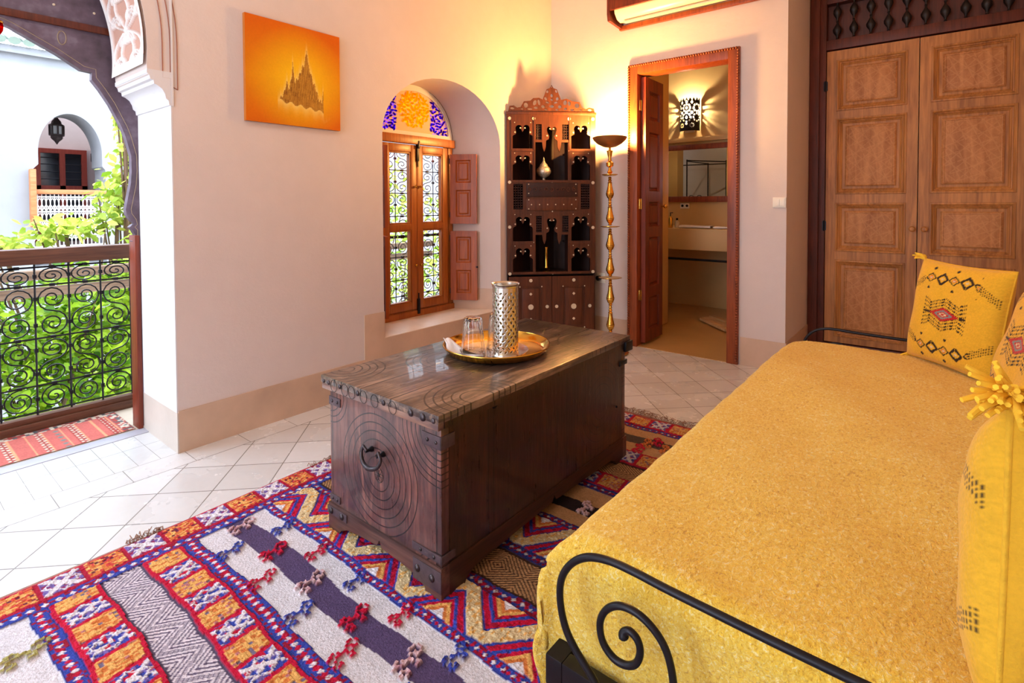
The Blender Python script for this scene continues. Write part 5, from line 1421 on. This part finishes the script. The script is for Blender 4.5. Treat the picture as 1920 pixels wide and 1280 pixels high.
# ---- balustrade
t=thing('balustrade',(-3.45,0,0),'wrought-iron scrollwork balustrade with brown wooden rails beyond the arch','railing')
m=MB(); m.box(-3.485,-3.405,-2.6,2.0,.812,.888,bev=.01); m.build('handrail',RAILW,t)
m=MB(); m.box(-3.49,-3.41,-2.6,2.0,.003,.045,bev=.006); m.box(-3.475,-3.425,-2.6,2.0,.045,.072,bev=.006); m.build('bottom_rail',RAILW,t)
m=MB(); yl,yr=-1.268,1.09; cols_=18; w=(yr-yl)/cols_
zs=[.085,.215,.446,.705,.795]
for i in range(cols_+1): m.tube([(-3.45,yl+i*w,.07),(-3.45,yl+i*w,.815)],.0045,5)
for z in zs: m.tube([(-3.45,yl,z),(-3.45,yr,z)],.0045,5)
for i in range(cols_):
    yc=yl+(i+.5)*w
    for j in range(4):
        a,b=zs[j],zs[j+1]; h=b-a; c=(yc,(a+b)/2)
        if j in (1,2): pts=sscroll(c,h*.98,w*.47,mirror=(i+j)%2==0,turns=2.1,r1=.10); m.tube([(-3.447,p,q) for p,q in pts],.0036,5)
        else:
            pts=spiral(c,w*.46,w*.05,(PI/2 if i%2 else 0),2.3); m.tube([(-3.447,p,c[1]+(q-c[1])*min(1.,h/w*1.02)) for p,q in pts],.0036,5)
        for zz in ((a+b)/2+h*.25,(a+b)/2-h*.25) if h>.2 else ((a+b)/2,): m.box(-3.457,-3.440,yl+i*w-.007,yl+i*w+.007,zz-.009,zz+.009)
        m.box(-3.457,-3.440,yc-.010,yc+.010,b-.007,b+.007)
m.build('scroll_grille',IRON_W,t)
# wooden beams beyond the balustrade
def beam(z0,z1,x0,x1,lab):
    m=MB(); m.box(x0,x1,-2.5,4.2,z0,z1,bev=.01); tag(m.build('pergola_beam',BEAMW),lab,'beam',group='wooden beams in the courtyard greenery')
beam(.615,.675,-4.62,-4.54,'weathered wooden beam in the greenery, the upper of two behind the balustrade')
beam(.500,.560,-4.64,-4.56,'weathered wooden beam in the greenery, the lower of two behind the balustrade')
# small red glass lantern
t=thing('red_glass_pendant',(-2.78,.37,1.745),'small red glass pendant hanging at the top left edge under the arch','lantern')
L=(-2.80,.372,1.742)
m=MB(); m.lathe([(.001,0),(.010,.006),(.016,.018),(.018,.034),(.016,.046)],14,L); m.build('glass_drop',ST_R,t)
m=MB(); m.lathe([(.018,.046),(.018,.052),(.008,.060),(.003,.064)],14,L); m.tube([(L[0],L[1],L[2]+.064),(L[0],L[1],2.62)],.0012,4); m.build('hanger',BRASS,t)
# ================================================================= COURTYARD BUILDING
t=thing('courtyard_gallery',(-8,1.6,-3),'white courtyard house wall with an arched gallery opening and tiled eaves','building')
ay0,ay1=1.372,1.965; 
hole=[(ay0-.05,.40),(ay1+.03,.40),(ay1+.03,1.52),(ay1,1.56)]+arc((ay0+ay1)/2,1.70,(ay1-ay0)/2,.462,0,PI,30)+[(ay0,1.56),(ay0-.05,1.50)]
h2=[(-.35,.2),(.98,.2),(.98,1.272),(-.35,1.272)]
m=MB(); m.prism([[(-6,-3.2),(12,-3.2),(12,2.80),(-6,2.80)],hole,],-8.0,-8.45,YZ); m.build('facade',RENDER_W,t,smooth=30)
m=MB(); m.box(-9.62,-9.5,-6,12,-3.2,2.9); m.box(-9.6,-8.45,-6,12,.2,.4); m.box(-9.05,-8.45,-6,12,2.35,2.45); m.box(-9.6,-8.45,2.35,2.45,.4,2.25); m.build('gallery_wall',OUT_IN,t)  # ceiling slab kept partial to dim the gallery yet admit sky light
m=MB(); m.box(-7.98,-7.90,ay0-.09,ay0-.035,.85,1.50,bev=.01); m.box(-8.05,-7.97,ay0-.05,ay1+.03,1.222,1.275,bev=.01); m.build('handrail',wood('far_rail_wood',rgb(150,84,44),rgb(200,128,84),'y'),t)
WHL=plain('white_lattice_paint',rgb(226,222,222),rough=.7,bump=0)
m=MB()
yy=ay0-.05
for i in range(18):
    y=ay0-.05+i*.0376
    m.tube([(-8.02,y,.60),(-8.02,y,1.22)],.005,4)
    for z in (.95,1.12,.78): m.tube([(-8.02,p,q) for p,q in arc(y+.0188,z,.0188,.05,0,PI,8)],.0055,4); m.tube([(-8.02,y,z-.09),(-8.02,y+.0376,z-.02)],.005,4); m.tube([(-8.02,y+.0376,z-.09),(-8.02,y,z-.02)],.005,4)
for z in (.62,.86,1.02,1.19): m.box(-8.03,-8.01,ay0-.05,ay1+.03,z-.008,z+.008)
m.build('lattice_railing',WHL,t)
m=MB(); m.box(-9.5,-9.46,1.60,2.12,1.15,1.85)
fr=MB(); FRD=wood('far_red_frame',rgb(130,44,34),rgb(160,66,50),'z')
for a,b,c,d in ((1.58,2.14,1.80,1.86),(1.58,1.64,.6,1.8),(2.08,2.14,.6,1.8),(1.84,1.90,.6,1.8),(1.58,2.14,1.30,1.36)): fr.box(-9.5,-9.43,a,b,c,d)
fr.build('window_frame',FRD,t)
DG=Mt('dark_far_glass'); DG.set(color=rgb(40,44,52),rough=.08,spec=.8)
for a,b in ((1.64,1.84),(1.90,2.08)):
    g=MB(); g.box(-9.49,-9.47,a,b,.6,1.80); g.build('window_pane',DG.m,t)
gr=MB()
for z in (1.45,1.55,1.65,1.74): gr.tube([(-9.455,1.64,z),(-9.455,2.08,z)],.006,4)
gr.build('window_bar',IRON_W,t)
# eaves: scalloped tiles
TILE=plain('pale_green_tile',rgb(120,134,122),rough=.4,var=.2,scale=3)
m=MB(); m.box(-8.0,-7.93,-6,12,2.76,2.84); m.build('cornice',RENDER_W,t)
m=MB(); 
for i in range(150):
    y=-5.9+i*.12
    m.tube([(-8.5,y,3.10),(-7.86,y,2.875)],.055,8,flat=.8); 
m.build('roof_tiles',TILE,t,smooth=60)
def lant(c,s,label,top):
    t=thing('hanging_lantern',c,label,'lantern',group='dark metal lanterns in the far gallery')
    m=MB(); p=[(.004,0),(.02,.03),(.045,.055),(.052,.07),(.05,.085),(.066,.09),(.066,.105),(.06,.11),(.06,.185),(.066,.19),(.066,.205),(.045,.215),(.04,.24),(.022,.265),(.01,.285),(.014,.295),(.006,.305)]
    m.lathe([(r*s,z*s) for r,z in p[:7]],8,c); m.lathe([(r*s,z*s) for r,z in p[9:]],8,c); m.tube([(c[0],c[1],c[2]+.3*s),(c[0],c[1],top)],.006,4)
    for k in range(8): a=2*PI*k/8; m.tube([(c[0]+.06*s*math.cos(a),c[1]+.06*s*math.sin(a),c[2]+.1*s),(c[0]+.06*s*math.cos(a),c[1]+.06*s*math.sin(a),c[2]+.2*s)],.007*s,4)
    m.build('metal_body',plain('dark_lantern_metal',rgb(70,58,58),rough=.5,metal=.4,bump=0),t)
    m=MB(); m.lathe([(.05*s,.105*s),(.05*s,.195*s)],8,c); m.build('glass_body',plain('pale_lantern_glass',rgb(190,190,196),rough=.2,bump=0),t)
lant((-8.62,1.66,1.85),1.18,'dark pointed metal lantern hanging in the far white archway',2.25)
lant((-9.1,2.17,1.60),.95,'dark lattice lantern on the far gallery wall right of the window',2.25)
# courtyard floor
m=MB(); m.box(-30,-3.5,-30,40,-3.4,-3.2); struct('floor_courtyard',m,plain('courtyard_floor',rgb(150,130,110),rough=.8))
# ---- greenery
def leaves(mb,rr,c,rad,n,size,hole=None):
    for _ in range(n):
        while True:
            v=Vector((rr.uniform(-1,1),rr.uniform(-1,1),rr.uniform(-1,1)))
            if v.length<1: break
        v=v*(.55+.45*v.length)
        p=Vector((c[0]+v.x*rad[0],c[1]+v.y*rad[1],c[2]+v.z*rad[2]))
        d=Vector((rr.uniform(-1,1),rr.uniform(-1,1),rr.uniform(-.8,.5))).normalized(); s=size*rr.uniform(.6,1.25)
        nrm=Vector((rr.uniform(-1,1),rr.uniform(-1,1),rr.uniform(.1,1))).normalized(); sd=d.cross(nrm)
        if sd.length<.1: continue
        sd.normalize(); up=sd.cross(d)
        a=p; b=p+d*s*.35+sd*s*.28+up*s*.05; e=p+d*s*.75+sd*s*.20+up*s*.03; f=p+d*s; g=p+d*s*.75-sd*s*.20+up*s*.03; h=p+d*s*.35-sd*s*.28+up*s*.05
        mid=p+d*s*.5-up*s*.04
        o=len(mb.v); mb.v+=[tuple(q) for q in (a,b,e,f,g,h,mid)]; mb.f+=[(o,o+1,o+6),(o+1,o+2,o+6),(o+2,o+3,o+6),(o+3,o+4,o+6),(o+4,o+5,o+6),(o+5,o,o+6)]
def tree(loc,blobs,label,name,mat,size,seed,trunk=True,cat='tree',group=None):
    rr=random.Random(seed); t=thing(name,loc,label,cat,group=group)
    m=MB()
    for c,rad,n in blobs: leaves(m,rr,c,rad,n,size)
    m.build('foliage',mat,t,smooth=0)
    m=MB(); b0=Vector(loc)
    for c,rad,n in blobs:
        e=Vector(c); m.tube([b0+Vector((rr.uniform(-.05,.05),rr.uniform(-.05,.05),0)),b0.lerp(e,.5)+Vector((rr.uniform(-.1,.1),rr.uniform(-.2,.2),.1)),e],[.06,.035,.012],6)
        for k in range(5):
            q=e+Vector((rr.uniform(-1,1)*rad[0],rr.uniform(-1,1)*rad[1],rr.uniform(-1,1)*rad[2]))*.8; m.tube([b0.lerp(e,.7),q],[.014,.004],4)
    m.build('branch',BARK,t)
tree((-5.0,.2,-3.2),[((-5.0,-.4,.10),(.45,1.0,.62),3000),((-5.1,1.1,.05),(.45,.75,.62),2800),((-5.0,.3,-.75),(.6,1.4,.7),3200)],'lush green tree crown filling the space behind the balustrade, left part','courtyard_tree',LEAF,.082,1,group='trees in the courtyard')
tree((-5.4,1.9,-3.2),[((-5.3,1.75,.35),(.4,.55,.60),1300),((-5.6,1.9,-.5),(.5,.9,.7),1500)],'paler green tree right of the courtyard greenery, behind the screen post','courtyard_tree',LEAF_Y,.095,2,group='trees in the courtyard')
tree((-5.6,1.6,-3.2),[((-5.6,1.48,1.15),(.14,.22,.30),230),((-5.6,1.56,1.55),(.10,.16,.32),150),((-5.5,1.52,1.92),(.08,.10,.16),40),((-5.5,1.10,.92),(.20,.30,.10),170),((-5.45,.70,.82),(.2,.32,.09),130)],'loose lime-green climbing branches in front of the far white wall','climbing_shrub',LEAF_Y,.085,3,cat='shrub')
tree((-5.2,4.2,-3.2),[((-5.2,3.75,1.3),(.5,.55,.7),420),((-5.4,4.6,.75),(.5,.8,.7),520),((-5.2,4.1,.1),(.6,1.0,.6),800)],'green tree seen through the niche window grille','courtyard_tree',LEAF_Y,.08,4,group='trees in the courtyard')
# ================================================================= LIGHT
w=bpy.data.worlds.new('World'); SC.world=w; w.use_nodes=True; nt=w.node_tree
bg=nt.nodes['Background']; bg.inputs[0].default_value=(.72,.84,1,1); bg.inputs[1].default_value=WORLD_STR
s=bpy.data.lights.new('sun','SUN'); s.energy=SUN_E; s.angle=.03; s.color=(1,.95,.86); so=bpy.data.objects.new('sun',s); COL.objects.link(so)
so.rotation_euler=Vector((-.62,.28,-.80)).to_track_quat('-Z','Y').to_euler()
def portal(loc,rot,sx,sy):
    l=bpy.data.lights.new('portal','AREA'); l.shape='RECTANGLE'; l.size=sx; l.size_y=sy; l.cycles.is_portal=True
    o=bpy.data.objects.new('portal',l); o.location=loc; o.rotation_euler=rot; COL.objects.link(o)
portal((-3.14,-.09,1.0),Vector((1,0,0)).to_track_quat('-Z','Y').to_euler(),1.75,2.0)
portal((-3.1,2.545,.95),Vector((1,0,0)).to_track_quat('-Z','Y').to_euler(),.8,1.3)
portal((-1.35,YR-.22,1.15),Vector((0,1,0)).to_track_quat('-Z','Y').to_euler(),1.7,2.3)
lamp('ceiling_fill_light',(-1.5,.7,2.75),TOP_FILL,(1,.95,.92),.22)  # added overhead fill lamp, no fixture; softly lifts the whole room
lamp('rear_fill_light',(-1.9,-1.5,2.3),REAR_FILL,(.97,.97,1),.3)  # added fill lamp behind the camera for the bed and chest end
# ================================================================= CAMERA
f_,cx_,cy_=1008.3,960.,406.3; yaw,pit,roll=.680112,.0254008,-.0034962
c_,s_=math.cos(yaw),math.sin(yaw); cp,sp_=math.cos(pit),math.sin(pit)
Fv=Vector((-s_*cp,c_*cp,-sp_)); Rv=Vector((c_,s_,0)); Uv=Rv.cross(Fv)
Rv,Uv=Rv*math.cos(roll)+Uv*math.sin(roll),Uv*math.cos(roll)-Rv*math.sin(roll)
cam=bpy.data.cameras.new('camera'); co=bpy.data.objects.new('camera',cam); COL.objects.link(co)
co.matrix_world=Matrix(((Rv.x,Uv.x,-Fv.x,0),(Rv.y,Uv.y,-Fv.y,0),(Rv.z,Uv.z,-Fv.z,1.1),(0,0,0,1)))
cam.sensor_width=36; cam.lens=f_/1920*36; cam.shift_x=0; cam.shift_y=-(640-cy_)/1920; cam.clip_start=.02; cam.clip_end=200
SC.camera=co
v=SC.view_settings; v.view_transform='Standard'; v.look='None'; v.gamma=1; v.use_curve_mapping=False; v.exposure=EXPO
SC.cycles.use_denoising=True; SC.cycles.max_bounces=10; SC.cycles.diffuse_bounces=6; SC.cycles.glossy_bounces=5; SC.cycles.transmission_bounces=8; SC.cycles.transparent_max_bounces=12
SC.cycles.caustics_reflective=False; SC.cycles.caustics_refractive=False; SC.cycles.sample_clamp_indirect=6
